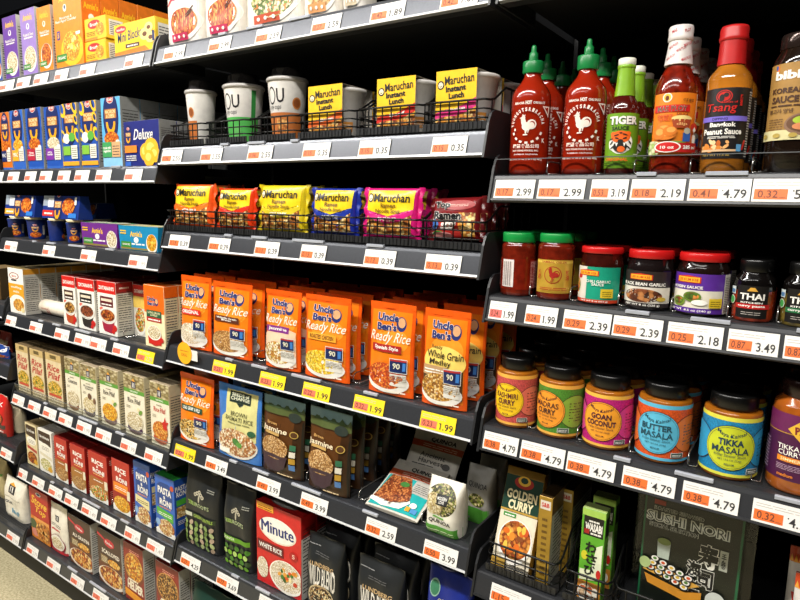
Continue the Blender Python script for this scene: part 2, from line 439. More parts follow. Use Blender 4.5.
def shelf(key, bay, zr, label, fence=0, clips=(), style='B', dep=.459):
    x0, x1 = BAYS[bay]; T = thing('display_shelf', label, 'shelf', ((x0+x1)/2, 0, ZC+zr), 'store shelves'); SHELF[key] = (bay, zr)
    w = (x1-x0)/2; mb = MB()
    mb.box(-w+.002, w-.002, .036, dep, .022, .0445, SHELFGREY)
    k = 0; x = -w+.03
    while x < w-.02:                        # row of punched slots behind the lip
        mb.add([(x, .041, .0446), (x+.006, .041, .0446), (x+.006, .068, .0446), (x, .068, .0446)], [(0, 1, 2, 3)], SLOT); x += .0125
    mb.build('deck', T)
    mb = MB(); rm = RAILC if style == 'C' else RAILM
    mb.extrude_x([(0, 0), (RAILY, RAILH), (.0125, .042), (.016, .0440), (.030, .0444), (.036, .0435), (.036, -.002), (.004, -.004)], -w+.002, w-.002, rm)
    mb.extrude_x([(-.002, -.0005), (RAILY*.1-.0015, .0032), (.002, .0032), (.002, -.0005)], -w+.002, w-.002, BEAD if style == 'B' else CAPM)
    mb.build('price_rail', T)
    for sg in (-1, 1):
        mb = MB(); yz = [(-.004, -.005), (.0085, .043), (.012, .057), (.022, .075), (.034, .081), (.16, .081), (.16, -.006)]
        if sg < 0: mb.extrude_x(yz, -w-.003, -w+.0015, CAPM)
        else: mb.extrude_x(yz, w-.0015, w+.003, CAPM)
        mb.build('end_cap', T)
    if fence:
        mb = MB(); mb.box(-w+.003, w-.003, .0145, .0165, .0446, .0446+fence, FENCE); mb.build('clear_fence', T)
        mb = MB(); mb.box(-w+.003, w-.003, .0143, .0167, .0447+fence, .0460+fence, M('#6d7072', .2, .2, 0)); mb.build('fence_edge', T)
    for a, b_ in clips:
        xa, xb = Xat(a, ZC+zr+.048, .012)-(x0+x1)/2, Xat(b_, ZC+zr+.048, .012)-(x0+x1)/2
        mb = MB(); mb.box(xa, xb, .0085, .0155, .0400, .0462, CLIP, ch=.0008); mb.build('rail_clip', T)
shelf('A1', 1, .3419, 'topmost shelf of the left bay, carrying orange and purple macaroni boxes')
shelf('A2', 1, .042, 'second shelf from the top in the left bay, under the blue macaroni boxes', clips=[(112, 121)])
shelf('A3', 1, -.1987, 'third shelf from the top in the left bay, under the blue microwave cups', clips=[(33, 36), (47, 55), (69, 85), (106, 114)])
shelf('A4', 1, -.4738, 'fourth shelf from the top in the left bay, with three red and white boxes', clips=[(39, 43), (53, 60), (75, 90), (111, 118)])
shelf('A5', 1, -.775, 'fifth shelf from the top in the left bay, with a clear fence before pilaf boxes', fence=.026, clips=[(44, 47), (58, 66), (79, 97), (116, 124)])
shelf('A6', 1, -1.0711, 'sixth shelf from the top in the left bay, under the red rice boxes', clips=[(51, 54), (64, 72), (83, 100), (121, 129)])
shelf('A7', 1, -1.3772, 'bottom shelf of the left bay just above the floor', clips=[(68, 77), (90, 106)])
shelf('B1', 2, .3419, 'topmost shelf of the middle bay, carrying white noodle bags', clips=[(219, 226), (247, 263), (290, 310)])
shelf('B2', 2, .0878, 'second shelf from the top in the middle bay, under cup noodle baskets', clips=[(221, 229), (248, 265), (291, 299)])
shelf('B3', 2, -.1318, 'third shelf from the top in the middle bay, under baskets of ramen packets', clips=[(225, 232), (252, 267), (293, 324), (367, 384)])
shelf('B4', 2, -.4498, 'fourth shelf from the top in the middle bay, holding orange rice pouches', clips=[(226, 233), (252, 267), (292, 321), (364, 378)])
shelf('B5', 2, -.725, 'fifth shelf from the top in the middle bay, with brown rice and quinoa pouches', clips=[(230, 237), (253, 269), (292, 321), (363, 378)])
shelf('B6', 2, -1.056, 'sixth shelf from the top in the middle bay, with the red rice box', clips=[(232, 239), (256, 270)])
shelf('B7', 2, -1.3772, 'bottom shelf of the middle bay, mostly below the picture')
shelf('C1', 3, .0086, 'topmost shelf seen in the right bay, under the hot sauce bottles', fence=.026, style='C', clips=[(637, 657), (706, 749)])
shelf('C2', 3, -.2088, 'second shelf down in the right bay, under small jars with red and green lids', style='C', clips=[(626, 650), (691, 731), (797, 830)])
shelf('C3', 3, -.4587, 'third shelf down in the right bay, under the curry sauce jars', style='C', clips=[(614, 631), (675, 714), (775, 812)])
shelf('C4', 3, -.762, 'lowest shelf seen in the right bay, under wire baskets and the seaweed bag', style='C')
shelf('C0', 3, .3419, 'dark shelf above the hot sauce bottles at the top right edge', style='B')
shelf('D1', 0, -.6875, 'upper shelf at the left edge of the picture beside the pilaf boxes')
shelf('D2', 0, -1.022, 'middle shelf at the left edge of the picture, with white bags on it')
shelf('D3', 0, -1.379, 'bottom shelf at the left edge of the picture just above the floor')
shelf('D0', 0, -.452, 'shelf at the left edge of the picture level with the white stuffing box')

# ------------------------------------------------------------------ price tags in the rails
TILT = math.atan2(RAILY, RAILH)
ORANGE, TAGW, TAGY, INK, PALEINK = M('#ea6f2c', .5), M('#e9e7e1', .5, 0, .02), M('#f6d51f', .5, 0, .03), M('#2e2c2c', .6, 0, 0), M('#b9b2aa', .6, 0, 0)
CORAL = M('#e8765a', .5); PINK = M('#e66a62', .5)
def ptag(key, px0, px1, unit, price, where, kind='w'):
    bay, zr = SHELF[key]; zc = ZC+zr+.021; y = RAILY/2-.0014
    x0, x1 = Xat(px0, zc, y), Xat(px1, zc, y); x0 = max(x0, BAYS[bay][0]+.008)
    h = .0330; mb = MB(); w = x1-x0
    far = px1 < 165 and bay < 2
    mb.box(-w/2, w/2, -.0004, .0004, 0, h, TAGY if kind == 'y' else TAGW)
    c = flat(mb, (-w/2, -.0004, 0), (1, 0, 0), (0, 0, 1), w, h)
    c.lines(.05, .70, .72, .92, 2, PALEINK, .28)
    oc = CORAL if far or kind == 'y' else PINK if kind == 'p' else ORANGE
    c.rect(.03, .10, .49, .55, oc)
    if unit:
        c.text(unit, .22, .33, .28 if not far else .3, .33, M('#6e3a22', .6, 0, 0) if not far else M('#b5523c', .6, 0, 0), .012)
        c.lines(.38, .16, .47, .21, 1, M('#a8552e', .6, 0, 0), .8)
    d = price.replace('.', ' ') if False else price
    c.text(d, .76, .33, .36, .40, INK if not far else PALEINK, .008)
    c.rect(.555, .45, .575, .5, INK)
    mb.xform(Matrix.Rotation(-TILT, 4, 'X'))
    o = mb.build('price_tag', None, ((x0+x1)/2, .0003-.0012, ZC+zr+.0033))
    tag(o, ('yellow' if kind == 'y' else 'white')+' price tag on the shelf rail '+where, 'price tag', 'price tags on the shelf rails')
for a in [('A1', -1, 14, '0.36', '2.19', 'below the purple macaroni box'), ('A1', 17, 30, '0.36', '2.19', 'below the lavender macaroni box'), ('A1', 34, 48, '0.36', '2.19', 'below the narrow orange box'),
          ('A1', 55, 68, '0.36', '2.19', 'below the left half of the wide orange box'), ('A1', 80, 95, '0.36', '2.19', 'below the two stacked yellow boxes'), ('A1', 125, 143, '0.41', '3.69', 'below the long yellow broth box'),
          ('B1', 164, 184.5, '0.27', '2.99', 'below the leftmost white noodle bag'), ('B1', 209, 231, '0.27', '2.99', 'below the second white noodle bag'), ('B1', 256, 281, '0.27', '2.59', 'below the third white noodle bag'),
          ('B1', 312, 341, '0.27', '2.59', 'below the fourth white noodle bag'), ('B1', 371, 405, '0.42', '1.89', 'fifth from the left along the topmost middle shelf'), ('B1', 441, 479, '0.42', '1.69', 'rightmost along the topmost middle shelf'),
          ('A2', -2, 3, '', '1.19', 'cut by the left edge below the blue boxes'), ('A2', 8, 19, '0.16', '1.19', 'below the second blue macaroni box'), ('A2', 25, 36, '0.16', '1.19', 'below the dark blue box with red stripe'), ('A2', 40, 52, '0.16', '1.19', 'below the blue box with purple stripe'),
          ('A2', 58, 70, '0.16', '1.19', 'below the left green patched blue box'), ('A2', 75, 89, '0.16', '1.19', 'below the right green patched blue box'), ('A2', 96, 111, '0.16', '1.99', 'below the tall light blue box'), ('A2', 125, 142, '0.23', '3.19', 'below the deluxe macaroni box'),
          ('A3', 5, 17, '0.42', '3.99', 'below the leftmost stack of blue cups'), ('A3', 43, 55, '0.42', '3.99', 'below the second stack of blue cups'), ('A3', 81, 96, '0.49', '1.99', 'below the purple twin pack'), ('A3', 129, 147, '0.49', '1.99', 'below the teal twin pack'),
          ('A4', 5, 16, '0.31', '2.19', 'below the white and gold stuffing box'), ('A4', 30, 42, '0.31', '2.19', 'before the cream roll lying on its side'), ('A4', 55, 69, '0.25', '1.99', 'below the first red topped rice box'), ('A4', 75, 90, '0.25', '1.99', 'below the middle red topped rice box'),
          ('A4', 90.5, 106, '0.25', '1.99', 'below the third red topped rice box'), ('A4', 113, 129, '0.25', '1.99', 'before the gap right of the red topped boxes'), ('A4', 137, 154, '0.38', '2.29', 'below the orange and cream rice box', 'y'),
          ('A5', 12, 24, '0.32', '2.19', 'below the first rice pilaf box with red writing'), ('A5', 28.5, 40, '0.32', '2.19', 'below the second pilaf box with red writing'), ('A5', 43.5, 56, '0.32', '2.19', 'below the third pilaf box with red writing'),
          ('A5', 59, 72, '0.33', '1.99', 'below the couscous box'), ('A5', 77, 91, '0.33', '1.99', 'below the second green banded box'), ('A5', 96, 111, '0.33', '1.99', 'below the middle green banded box'), ('A5', 121, 136, '0.33', '1.99', 'below the fourth green banded box'), ('A5', 145, 162, '0.33', '1.99', 'below the pilaf box with red lettering'),
          ('A6', 17, 27, '0.36', '2.39', 'below the cream box with the brown badge'), ('A6', 32.5, 44, '0.36', '2.39', 'below the white box with the brown badge'), ('A6', 49, 62, '0.21', '1.49', 'below the first red rice box'), ('A6', 65, 78, '0.21', '1.49', 'below the second red rice box'),
          ('A6', 82, 97, '0.21', '1.49', 'below the third red rice box'), ('A6', 101, 116, '0.21', '1.49', 'below the fourth red rice box'), ('A6', 125, 140, '0.31', '1.49', 'below the blue box with cream stripe'), ('A6', 147, 164, '0.31', '1.49', 'below the blue box with green stripe'),
          ('A7', 27, 38, '0.46', '2.79', 'below the red stuffing box'), ('A7', 47, 60, '0.33', '1.99', 'below the white potato pouch'), ('A7', 71, 84, '0.38', '1.79', 'below the left dark brown potato box'), ('A7', 93, 108, '0.38', '1.79', 'below the right dark brown potato box'),
          ('D3', 7, 19, '0.12', '3.99', 'below the white flour bag near the floor'), ('D2', 1, 11.5, '0.12', '3.99', 'below the red panelled bag at the left edge'),
          ('B2', 162, 182, '0.96', '2.55', 'below the leftmost paper noodle cup'), ('B2', 201, 222, '0.96', '2.55', 'below the noodle cup with green'), ('B2', 248, 272.5, '0.96', '2.55', 'below the noodle cup with orange'), ('B2', 303, 330, '0.15', '0.35', 'below the orange sleeved lunch cup'),
          ('B2', 359, 390, '0.15', '0.35', 'below the red sleeved lunch cup'), ('B2', 432, 467, '0.15', '0.35', 'below the pink sleeved lunch cup'),
          ('B3', 169.5, 189.5, '0.13', '0.39', 'below the first orange ramen packet'), ('B3', 209, 230, '0.13', '0.39', 'below the second orange ramen packet'), ('B3', 255, 279, '0.13', '0.39', 'below the yellow ramen packet'), ('B3', 301, 326, '0.13', '0.39', 'below the blue ramen packet'),
          ('B3', 364.5, 395.5, '0.13', '0.39', 'below the pink ramen packet'), ('B3', 425.5, 461, '0.13', '0.39', 'below the tilted red ramen packet'),
          ('B4', 213, 235, '0.23', '1.99', 'below the pouch with the brown band', 'y'), ('B4', 260, 285, '0.23', '1.99', 'below the pouch with the purple band', 'y'), ('B4', 303, 330, '0.22', '1.99', 'below the pouch with yellow rice', 'y'), ('B4', 354, 384, '0.22', '1.99', 'below the pouch with the red band', 'y'), ('B4', 420.6, 455.6, '0.23', '1.99', 'below the whole grain pouch', 'y'),
          ('B5', 175, 195, '0.23', '1.99', 'below the orange pouch with dark green band', 'y'), ('B5', 206, 227, '0.41', '3.49', 'below the blue edged rice pouch'), ('B5', 257, 280, '0.49', '3.99', 'below the left jasmine rice pouch'), ('B5', 301, 327.5, '0.49', '3.99', 'below the right jasmine rice pouch'),
          ('B5', 366, 396, '0.32', '2.59', 'below the teal quinoa pouch'), ('B5', 424, 457.5, '0.50', '3.99', 'below the white and green quinoa bag'),
          ('B6', 181, 200, '0.27', '4.29', 'below the left lentil bag'), ('B6', 217, 238, '0.27', '3.69', 'below the right lentil bag'), ('B6', 259, 281, '0.26', '3.69', 'below the red rice box at the bottom'),
          ('C1', 491.6, 534.5, '0.17', '2.99', 'below the left rooster sauce bottle'), ('C1', 538, 585, '0.17', '2.99', 'below the right rooster sauce bottle'), ('C1', 591, 628, '0.53', '3.19', 'below the green labelled tiger bottle'), ('C1', 631, 685, '0.18', '2.19', 'below the orange labelled chilli bottle'),
          ('C1', 688.6, 751, '0.41', '4.79', 'below the peanut sauce bottle'), ('C1', 752.5, 828, '0.32', '5.29', 'below the brown labelled sauce jar'),
          ('C2', 483.6, 516, '0.24', '1.99', 'below the chilli jar showing its barcode', 'p'), ('C2', 525.6, 557.4, '0.24', '1.99', 'below the gold labelled chilli jar'), ('C2', 563.6, 611, '0.29', '2.39', 'below the teal labelled jar'), ('C2', 613, 662.5, '0.29', '2.39', 'below the black bean jar'),
          ('C2', 667.6, 723, '0.25', '2.18', 'below the purple labelled jar'), ('C2', 728, 779, '0.87', '3.49', 'below the red curry paste jar'), ('C2', 784, 838, '0.87', '3.49', 'below the green curry paste jar'),
          ('C3', 478.5, 518, '0.38', '4.79', 'below the yellow circled curry jar'), ('C3', 521, 564.6, '0.38', '4.79', 'below the green and orange curry jar'), ('C3', 567, 615, '0.38', '4.79', 'below the magenta coconut jar'), ('C3', 622.6, 675.5, '0.38', '4.79', 'below the orange and sky blue jar'),
          ('C3', 682.6, 739, '0.38', '4.79', 'below the blue and lime jar'), ('C3', 752.5, 818, '0.32', '4.79', 'below the purple labelled curry jar'), ('C4', 491, 530, '1.15', '4.29', 'below the basket of curry boxes')]: ptag(*a)
# round yellow deal sticker hung on the rail
zz = ZC-.4498+.05; xx = Xat(185, zz, -.004); rr_ = .030
T = thing('deal_sign', 'round yellow deal sign clipped to the left end of the orange pouch shelf', 'sign', (xx, -.006, zz-.012))
mb = MB(); sg0 = len(mb.v); mb.lathe([(0, -.0005), (rr_, -.0005), (rr_, .0005), (0, .0005)], M('#f7b21a', .5, 0, .03), 36, smooth=False); mb.xform(Matrix.Rotation(PI/2, 4, 'X'))
c = flat(mb, (-rr_, -.0006, -rr_), (1, 0, 0), (0, 0, 1), 2*rr_, 2*rr_); DK = M('#c8731a', .6, 0, 0)
c.lines(.2, .58, .8, .66, 1, DK, .5); c.text('DEAL', .5, .42, .42, .13, DK, .02); mb.build('disc', T)
mb = MB(); mb.box(.012, .052, .0012, .0022, -.016, .012, TAGW); mb.build('clip_strip', T)

# ------------------------------------------------------------------ wire dividers
DIVN = 0
def divider(key, px, between, y0=.042):
    bay, zr = SHELF[key]; z = ZC+zr+.0446; x = Xat(px, z+.008, y0); mb = MB(); r = .0014
    pts = [(0, .004, .0015), (0, 0, .006), (0, 0, .016), (0, .004, .0215), (0, .012, .0235), (0, .30, .0235), (0, .306, .019), (0, .306, .0015)]
    mb.tube(pts, r, CHROME, 8); mb.tube([(0, .004, .0015), (.012, .004, .0015), (.012, .306, .0015), (0, .306, .0015)], r, CHROME, 6)
    tag(mb.build('shelf_divider', None, (x, y0, z)), 'thin chrome wire divider '+between, 'divider', 'wire shelf dividers')
for a in [('C1', 547, 'between the two rooster sauce bottles'), ('C1', 595, 'left of the green tiger bottle'), ('C1', 634, 'right of the green tiger bottle'), ('C1', 690, 'left of the peanut sauce bottle'), ('C1', 752, 'right of the peanut sauce bottle'),
          ('C2', 529.5, 'between the two chilli jars with green lids'), ('C2', 570, 'left of the teal labelled jar'), ('C2', 618, 'left of the black bean jar'), ('C2', 671, 'left of the purple hoisin jar'), ('C2', 727, 'left of the red curry paste jar'), ('C2', 777, 'left of the green curry paste jar'),
          ('C3', 527, 'right of the yellow circled curry jar'), ('C3', 577, 'left of the magenta coconut jar'), ('C3', 629, 'right of the magenta coconut jar'), ('C3', 688, 'left of the lime circled jar'), ('C3', 751, 'left of the purple curry jar'),
          ('B4', 257, 'left of the purple banded rice pouch'), ('B4', 302.5, 'left of the pouch with yellow rice'), ('B4', 353.5, 'left of the pouch with the red band'), ('B4', 414, 'left of the whole grain pouch'),
          ('B5', 216.5, 'left of the blue edged rice pouch'), ('B5', 261.5, 'left of the first jasmine pouch'), ('B5', 306.5, 'between the two jasmine pouches'), ('B5', 359, 'left of the teal quinoa pouch'), ('B5', 421.5, 'left of the white and green quinoa bag'),
          ('A4', 29.5, 'right of the white stuffing box'), ('A4', 124, 'right of the third red topped rice box'), ('A6', 112, 'left of the fourth red rice box'), ('A6', 133.7, 'right of the fourth red rice box'), ('A6', 154.5, 'between the two blue boxes')]: divider(*a)

# ------------------------------------------------------------------ wire baskets
BASK = {}
def basket(key, p0, p1, where, hs=.052, hb=.082, dp=.26, y0=None, sil=None):
    y0 = .024 if key == 'C4' else .0165
    bay, zr = SHELF[key]; z = ZC+zr+.0468; zz = z+.02; x0, x1 = Xat(p0, zz, y0), Xat(p1, zz, y0); w = (x1-x0)/2
    T = thing('wire_basket', 'black wire basket '+where, 'basket', ((x0+x1)/2, y0, z), 'black wire baskets'); r = .0016; wm = sil or WIREB; x0 = max(x0, BAYS[bay][0]+.005); x1 = min(x1, BAYS[bay][1]-.005); w = (x1-x0)/2; T.location.x = (x0+x1)/2; BASK.setdefault(key, []).append((x0, x1))
    mb = MB(); mb.box(-w, w, 0, dp, 0, .002, CAPM); mb.box(-w, w, -.001, .002, 0, .014, CAPM)
    k = -w+.006
    while k < w-.004: mb.box(k, k+.003, -.0025, -.001, .001, .013, M('#151516', .5, 0, 0)); k += .009
    mb.build('tray', T)
    mb = MB()
    rim = [(-w, dp, hb), (-w, min(.075, dp*.9), hb), (-w, .03, hs+.004), (-w, .012, hs), (-w+.006, 0, hs), (w-.006, 0, hs), (w, .012, hs), (w, .03, hs+.004), (w, min(.075, dp*.9), hb), (w, dp, hb)]
    mb.tube(rim, r*1.35, wm, 6); mb.build('rim', T)
    mb = MB()
    for zz in (.02, .036): mb.tube([(-w, dp, zz), (-w, .01, zz), (-w+.006, 0, zz), (w-.006, 0, zz), (w, .01, zz), (w, dp, zz)], r, wm, 5)
    n = max(3, int(2*w/.019))
    for i in range(1, n): x = -w+2*w*i/n; mb.tube([(x, -.001, .002), (x, -.001, hs)], r*.9, wm, 5)
    for sg in (-1, 1):
        for i in range(7):
            y = .02+i*.04
            if y > dp: break
            top = hs if y < .03 else hb if y > .075 else hs+(hb-hs)*(y-.03)/.045
            mb.tube([(sg*w, y, .002), (sg*w, y, top)], r*.9, wm, 5)
    mb.build('wire_mesh', T); return T
for a in [('B2', 170, 203, 'round the leftmost paper noodle cup'), ('B2', 205.5, 246, 'round the noodle cup with green'), ('B2', 249, 295, 'round the noodle cup with orange'), ('B2', 298, 351, 'round the orange sleeved lunch cup'), ('B2', 357, 419, 'round the red sleeved lunch cup'), ('B2', 423, 489, 'round the pink sleeved lunch cup'),
          ('B3', 165, 209.7, 'round the first orange ramen packet'), ('B3', 210.3, 250.6, 'round the second orange ramen packet'), ('B3', 251.2, 302.8, 'round the yellow ramen packet'), ('B3', 303.5, 354.5, 'round the blue ramen packet'), ('B3', 355.3, 417, 'round the pink ramen packet'), ('B3', 418, 489, 'round the tilted red ramen packet')]: basket(*a)
basket('C4', 486, 556, 'holding the curry boxes', .060, .10, .24)
basket('C4', 563, 609, 'holding the green wasabi box', .060, .10, .24)
basket('C4', 613, 700, 'before the seaweed bag', .060, .06, .052)

# ------------------------------------------------------------------ light of the shop: rows of ceiling lamps over the aisle
def lamp(x, y, z, sx, sy, e, col=(1, .965, .91), rot=0):
    l = bpy.data.lights.new('ceiling_lamp', 'AREA'); l.shape = 'RECTANGLE'; l.size = sx; l.size_y = sy; l.energy = e; l.color = col
    o = bpy.data.objects.new('ceiling_lamp', l); COL.objects.link(o); o.location = (x, y, z); o.rotation_euler = (rot, 0, 0)
lamp(-1.9, -1.35, 3.1, 5.6, .16, 220)
lamp(-1.9, -2.6, 3.1, 5.6, .16, 50)
lamp(-2.4, .12, 3.2, 5.2, .12, 62)
w = bpy.data.worlds.new('shop'); SC.world = w; w.use_nodes = True
w.node_tree.nodes['Background'].inputs[0].default_value = (.85, .9, 1, 1); w.node_tree.nodes['Background'].inputs[1].default_value = .008
vs_ = SC.view_settings; vs_.view_transform = 'Standard'; vs_.look = 'None'; vs_.gamma = 1; vs_.exposure = 0; vs_.use_curve_mapping = False
# ================================================================== LEFT BAY: boxed dinners
NAVY, YEL, RED, GRN = M('#1c2a63', .4), M('#f7c325', .4), M('#c8201c', .4), M('#3f8a34', .4)
GREYP, INKB = M('#c9c6be', .55), M('#3c3a38', .6, 0, 0)
SIDEK = M('#e9e4d6', .5)
def facts(c, base=None, head=None, ink=INKB):           # side of a carton: ruled panel of small type
    if base: c.rect(0, 0, 1, 1, base)
    if head: c.rect(0, .84, 1, 1, head)
    for i, (a, b) in enumerate(((.08, .3), (.34, .56), (.60, .80))):
        c.lines(.10, a, .9, b, 5, ink, .35)
        c.rect(.08, b+.012, .92, b+.02, ink)
def boxes(key, px0, px1, pty, y0, dp, name, label, cat, front, side, top, draw, sidedraw=None, n=0, what=None, group=None, topdraw=None, dz=0, base=None):
    bay, zr = SHELF[key]; z = (deck(zr)+dz) if base is None else base
    x0, x1 = max(Xat(px0, z, y0), BAYS[bay][0]+.004), min(Xat(px1, z, y0), BAYS[bay][1]-.004); zt = Zat(pty, x0, y0)
    o = carton(name, label, cat, x0, x1, z+.0004, zt, y0, dp, front, side, top, draw, sidedraw, group, topdraw=topdraw)
    if n: row(o, n, dp+.0025, what or label, group)
    return o
_row = row
def row(o, n, step, what, group=None, jit=.001):
    if group: o['group'] = group
    else: o['group'] = 'rows of the '+o['category']+' behind the front one' if 0 else what
    _row(o, n, step, what, jit)
# --- topmost shelf
def d_rabbit(main, pasta, ban=GRN, band=None):
    def d(c):
        c.text("Annie's", .5, .87, .62, .10, YEL if band is None else band, .03, arch=.04)
        c.ell(.5, .74, .10, .045, WHITE); c.ell(.5, .745, .05, .03, main)
        c.text('Macaroni & Cheese', .5, .62, .7, .05, WHITE, .02); c.lines(.2, .56, .8, .60, 1, WHITE, .5)
        c.bowl(.56, .27, .36, .17, pasta, WHITE); c.rect(.06, .10, .55, .18, ban); c.text('ORGANIC', .3, .14, .4, .035, WHITE, .02)
    return d
PUR, LAV, ORG = M('#6a3f9c', .4), M('#9a7fc4', .4), M('#f08a1c', .4)
SGREY = M('#b9b6ae', .5)
g = 'macaroni boxes on the topmost shelf'
boxes('A1', -24, 3, 36, .035, .05, 'macaroni_box', 'blue macaroni box cut by the left edge on the topmost shelf', 'box', M('#2c4fae', .4), SGREY, SGREY, d_rabbit(NAVY, OPASTA), facts, group=g)
boxes('A1', 6.5, 20, 18.5, .035, .048, 'macaroni_box', 'purple macaroni box on the topmost shelf at the left', 'box', PUR, SGREY, M('#4b9a5a', .5), d_rabbit(PUR, PILAF), facts, group=g)
boxes('A1', 24, 38.5, 11, .035, .048, 'macaroni_box', 'pale lavender macaroni box between the purple and the narrow orange box', 'box', LAV, SGREY, M('#e0cf4a', .5), d_rabbit(LAV, PILAF), facts, group=g)
boxes('A1', 40.5, 54, 8.5, .035, .048, 'macaroni_box', 'narrow orange macaroni box left of the wide orange box', 'box', ORG, SGREY, M('#3f9a6a', .5), d_rabbit(ORG, OPASTA), facts, group=g)
def d_bigorange(c):
    c.text("Annie's", .5, .93, .6, .07, YEL, .03, arch=.03); c.ell(.42, .81, .06, .05, WHITE); c.ell(.42, .82, .03, .028, M('#27406c'))
    c.text('Macaroni &\nReal Aged Cheddar', .44, .66, .76, .085, WHITE, .025); c.rect(.09, .40, .2, .52, M('#4b3a8c')); c.text('5', .145, .46, .06, .07, YEL, .03)
    c.ell(.62, .24, .4, .22, YEL); c.bowl(.6, .28, .30, .2, YPASTA, YEL, [YEL, M('#ffe08a')]); c.rect(.78, .42, .93, .46, WHITE)
    c.rect(.04, .10, .42, .2, GRN); c.text('ORGANIC', .23, .15, .3, .04, WHITE, .02)
def s_big(c):
    c.rect(0, 0, 1, 1, M('#e0761a', .45)); c.text("Annie's", .5, .8, .8, .09, YEL, .03, rot=.0); c.ell(.5, .65, .16, .05, WHITE); c.lines(.15, .1, .85, .5, 7, M('#a84a10'), .3)
boxes('A1', 57, 84.5, -3, .035, .058, 'macaroni_box', 'wide orange macaroni box, front one of the row left of the yellow boxes', 'box', M('#f28c18', .4), ORG, ORG, d_bigorange, s_big, 4, 'wide orange macaroni box on the topmost shelf', 'wide orange macaroni boxes')
def d_knorr(c):
    c.ell(.45, .7, .3, .2, RED); c.text('Broth', .45, .7, .38, .16, WHITE, .02); c.bowl(.72, .45, .2, .3, YPASTA); c.rect(0, .0, .6, .12, M('#e08a1a')); c.lines(.08, .2, .5, .42, 3, M('#8a4b10'), .4)
def s_knorr(c): c.rect(0, 0, 1, 1, M('#f3cf3a', .5)); c.rect(.12, .15, .7, .85, M('#e9e6dc')); c.lines(.16, .2, .66, .8, 7, INKB, .35)
za = ZC+.3419+.048
for k, (pt, b, w_) in enumerate(((43, 0, 'lower'), (20, 1, 'upper'))):
    bz = za if k == 0 else zlow
    o = boxes('A1', 85.5, 106.5, pt, .040, .075, 'stock_cube_box', f'small yellow box, {w_} of two stacked left of the long yellow box', 'box', YEL, YEL, M('#f0a422'), d_knorr, s_knorr, base=bz, group='small yellow boxes')
    zlow = max((o.matrix_world @ Vector(v)).z if 0 else v[2]+o.location.z for v in [tuple(q.co) for q in o.data.vertices])+.0006
def d_blocks(c):
    c.rect(0, 0, 1, 1, M('#f6cf1e', .4)); c.quad((0, 0), (.9, 0), (.75, .22), (0, .16), M('#e2801c')); c.text('Mini Blocks', .38, .62, .6, .30, NAVY, .035, rot=.06, shear=.1)
    c.ell(.17, .84, .14, .11, RED); c.text('bouillon', .17, .84, .2, .08, WHITE, .02); c.rect(.28, .24, .62, .36, M('#5a3320')); c.lines(.32, .27, .58, .34, 1, WHITE, .6)
    for u, v, q in ((.76, .55, .12), (.86, .72, .1), (.9, .42, .11)): c.ell(u, v, q, q*1.5, M('#f8e08a')); c.ell(u, v, q*.45, q*.6, M('#6b3b12'))
    c.rect(.94, .3, .99, .6, NAVY)
boxes('A1', 115.5, 156, 26, .036, .07, 'stock_cube_box', 'long low yellow box with blue lettering and dog-eared biscuit pictures', 'box', YEL, YEL, M('#e9c028'), d_blocks, s_knorr).__setitem__('label', 'long low yellow box with large blue lettering left of the white noodle bags')
# --- second shelf: blue macaroni boxes
NOODY = M('#f3a81c', .35)
def oval(c, cu, cv, r, q=1.9):
    c.ell(cu, cv, r, r*c.w/c.h*q, M('#101a44')); c.ell(cu, cv, r*.93, r*c.w/c.h*q*.95, NAVY)
    rv = r*c.w/c.h*q
    c.ell(cu, cv+rv*.66, r*.44, rv*.15, WHITE); c.ell(cu, cv+rv*.66, r*.4, rv*.13, M('#c02a2a')); c.text('Kraft', cu, cv+rv*.66, r*.6, rv*.13, WHITE, .02)
    c.rect(cu-r*.75, cv-.05*rv, cu+r*.75, cv+rv*.3, M('#b9752a')); c.text('MACARONI\n& CHEESE', cu, cv+rv*.12, r*1.3, rv*.3, M('#ffe9b0'), .02)
    c.ell(cu, cv-rv*.18, r*.62, rv*.50, NOODY, arc=(PI*1.0, PI*2.0), inner=.58)
def d_kraft(body, stripe, pasta, text, veg=False, lower=None):
    def d(c):
        c.rect(0, 0, 1, .035, M('#2f63b8'))
        if lower: c.rect(0, 0, 1, .36, lower)
        oval(c, .5, .72, .40)
        if veg:
            for (u, v, q) in ((.06, .93, .2), (.85, .95, .17), (.95, .5, .16), (.06, .5, .14), (.9, .75, .12)): c.ell(u, v, q, q*c.w/c.h*1.6, YEL, inner=.55, rot=.5)
            c.ell(.28, .46, .2, .08, WHITE); c.ell(.62, .48, .2, .07, M('#5aa83c'))
            c.rect(.05, .2, .5, .34, M('#7fb83c')); c.rect(0, .035, 1, .10, M('#f0a62a'))
        else:
            c.bowl(.5, .41, .38, .10, pasta, None, None); c.ell(.82, .36, .1, .03, WHITE)
            c.rect(0, .14, .5, .33, stripe); c.text(text, .26, .25, .38, .07, WHITE, .02)
        c.rect(.55, .14, .93, .35, M('#e8e3d2')); c.lines(.6, .17, .9, .33, 5, INKB, .3)
    return d
KB, KLB = M('#2352ac', .4), M('#5fb2e6', .4)
g = 'blue macaroni boxes on the second shelf'
GS = M('#9a9b98', .5)
def s_grey(c): facts(c, M('#8f908d', .55))
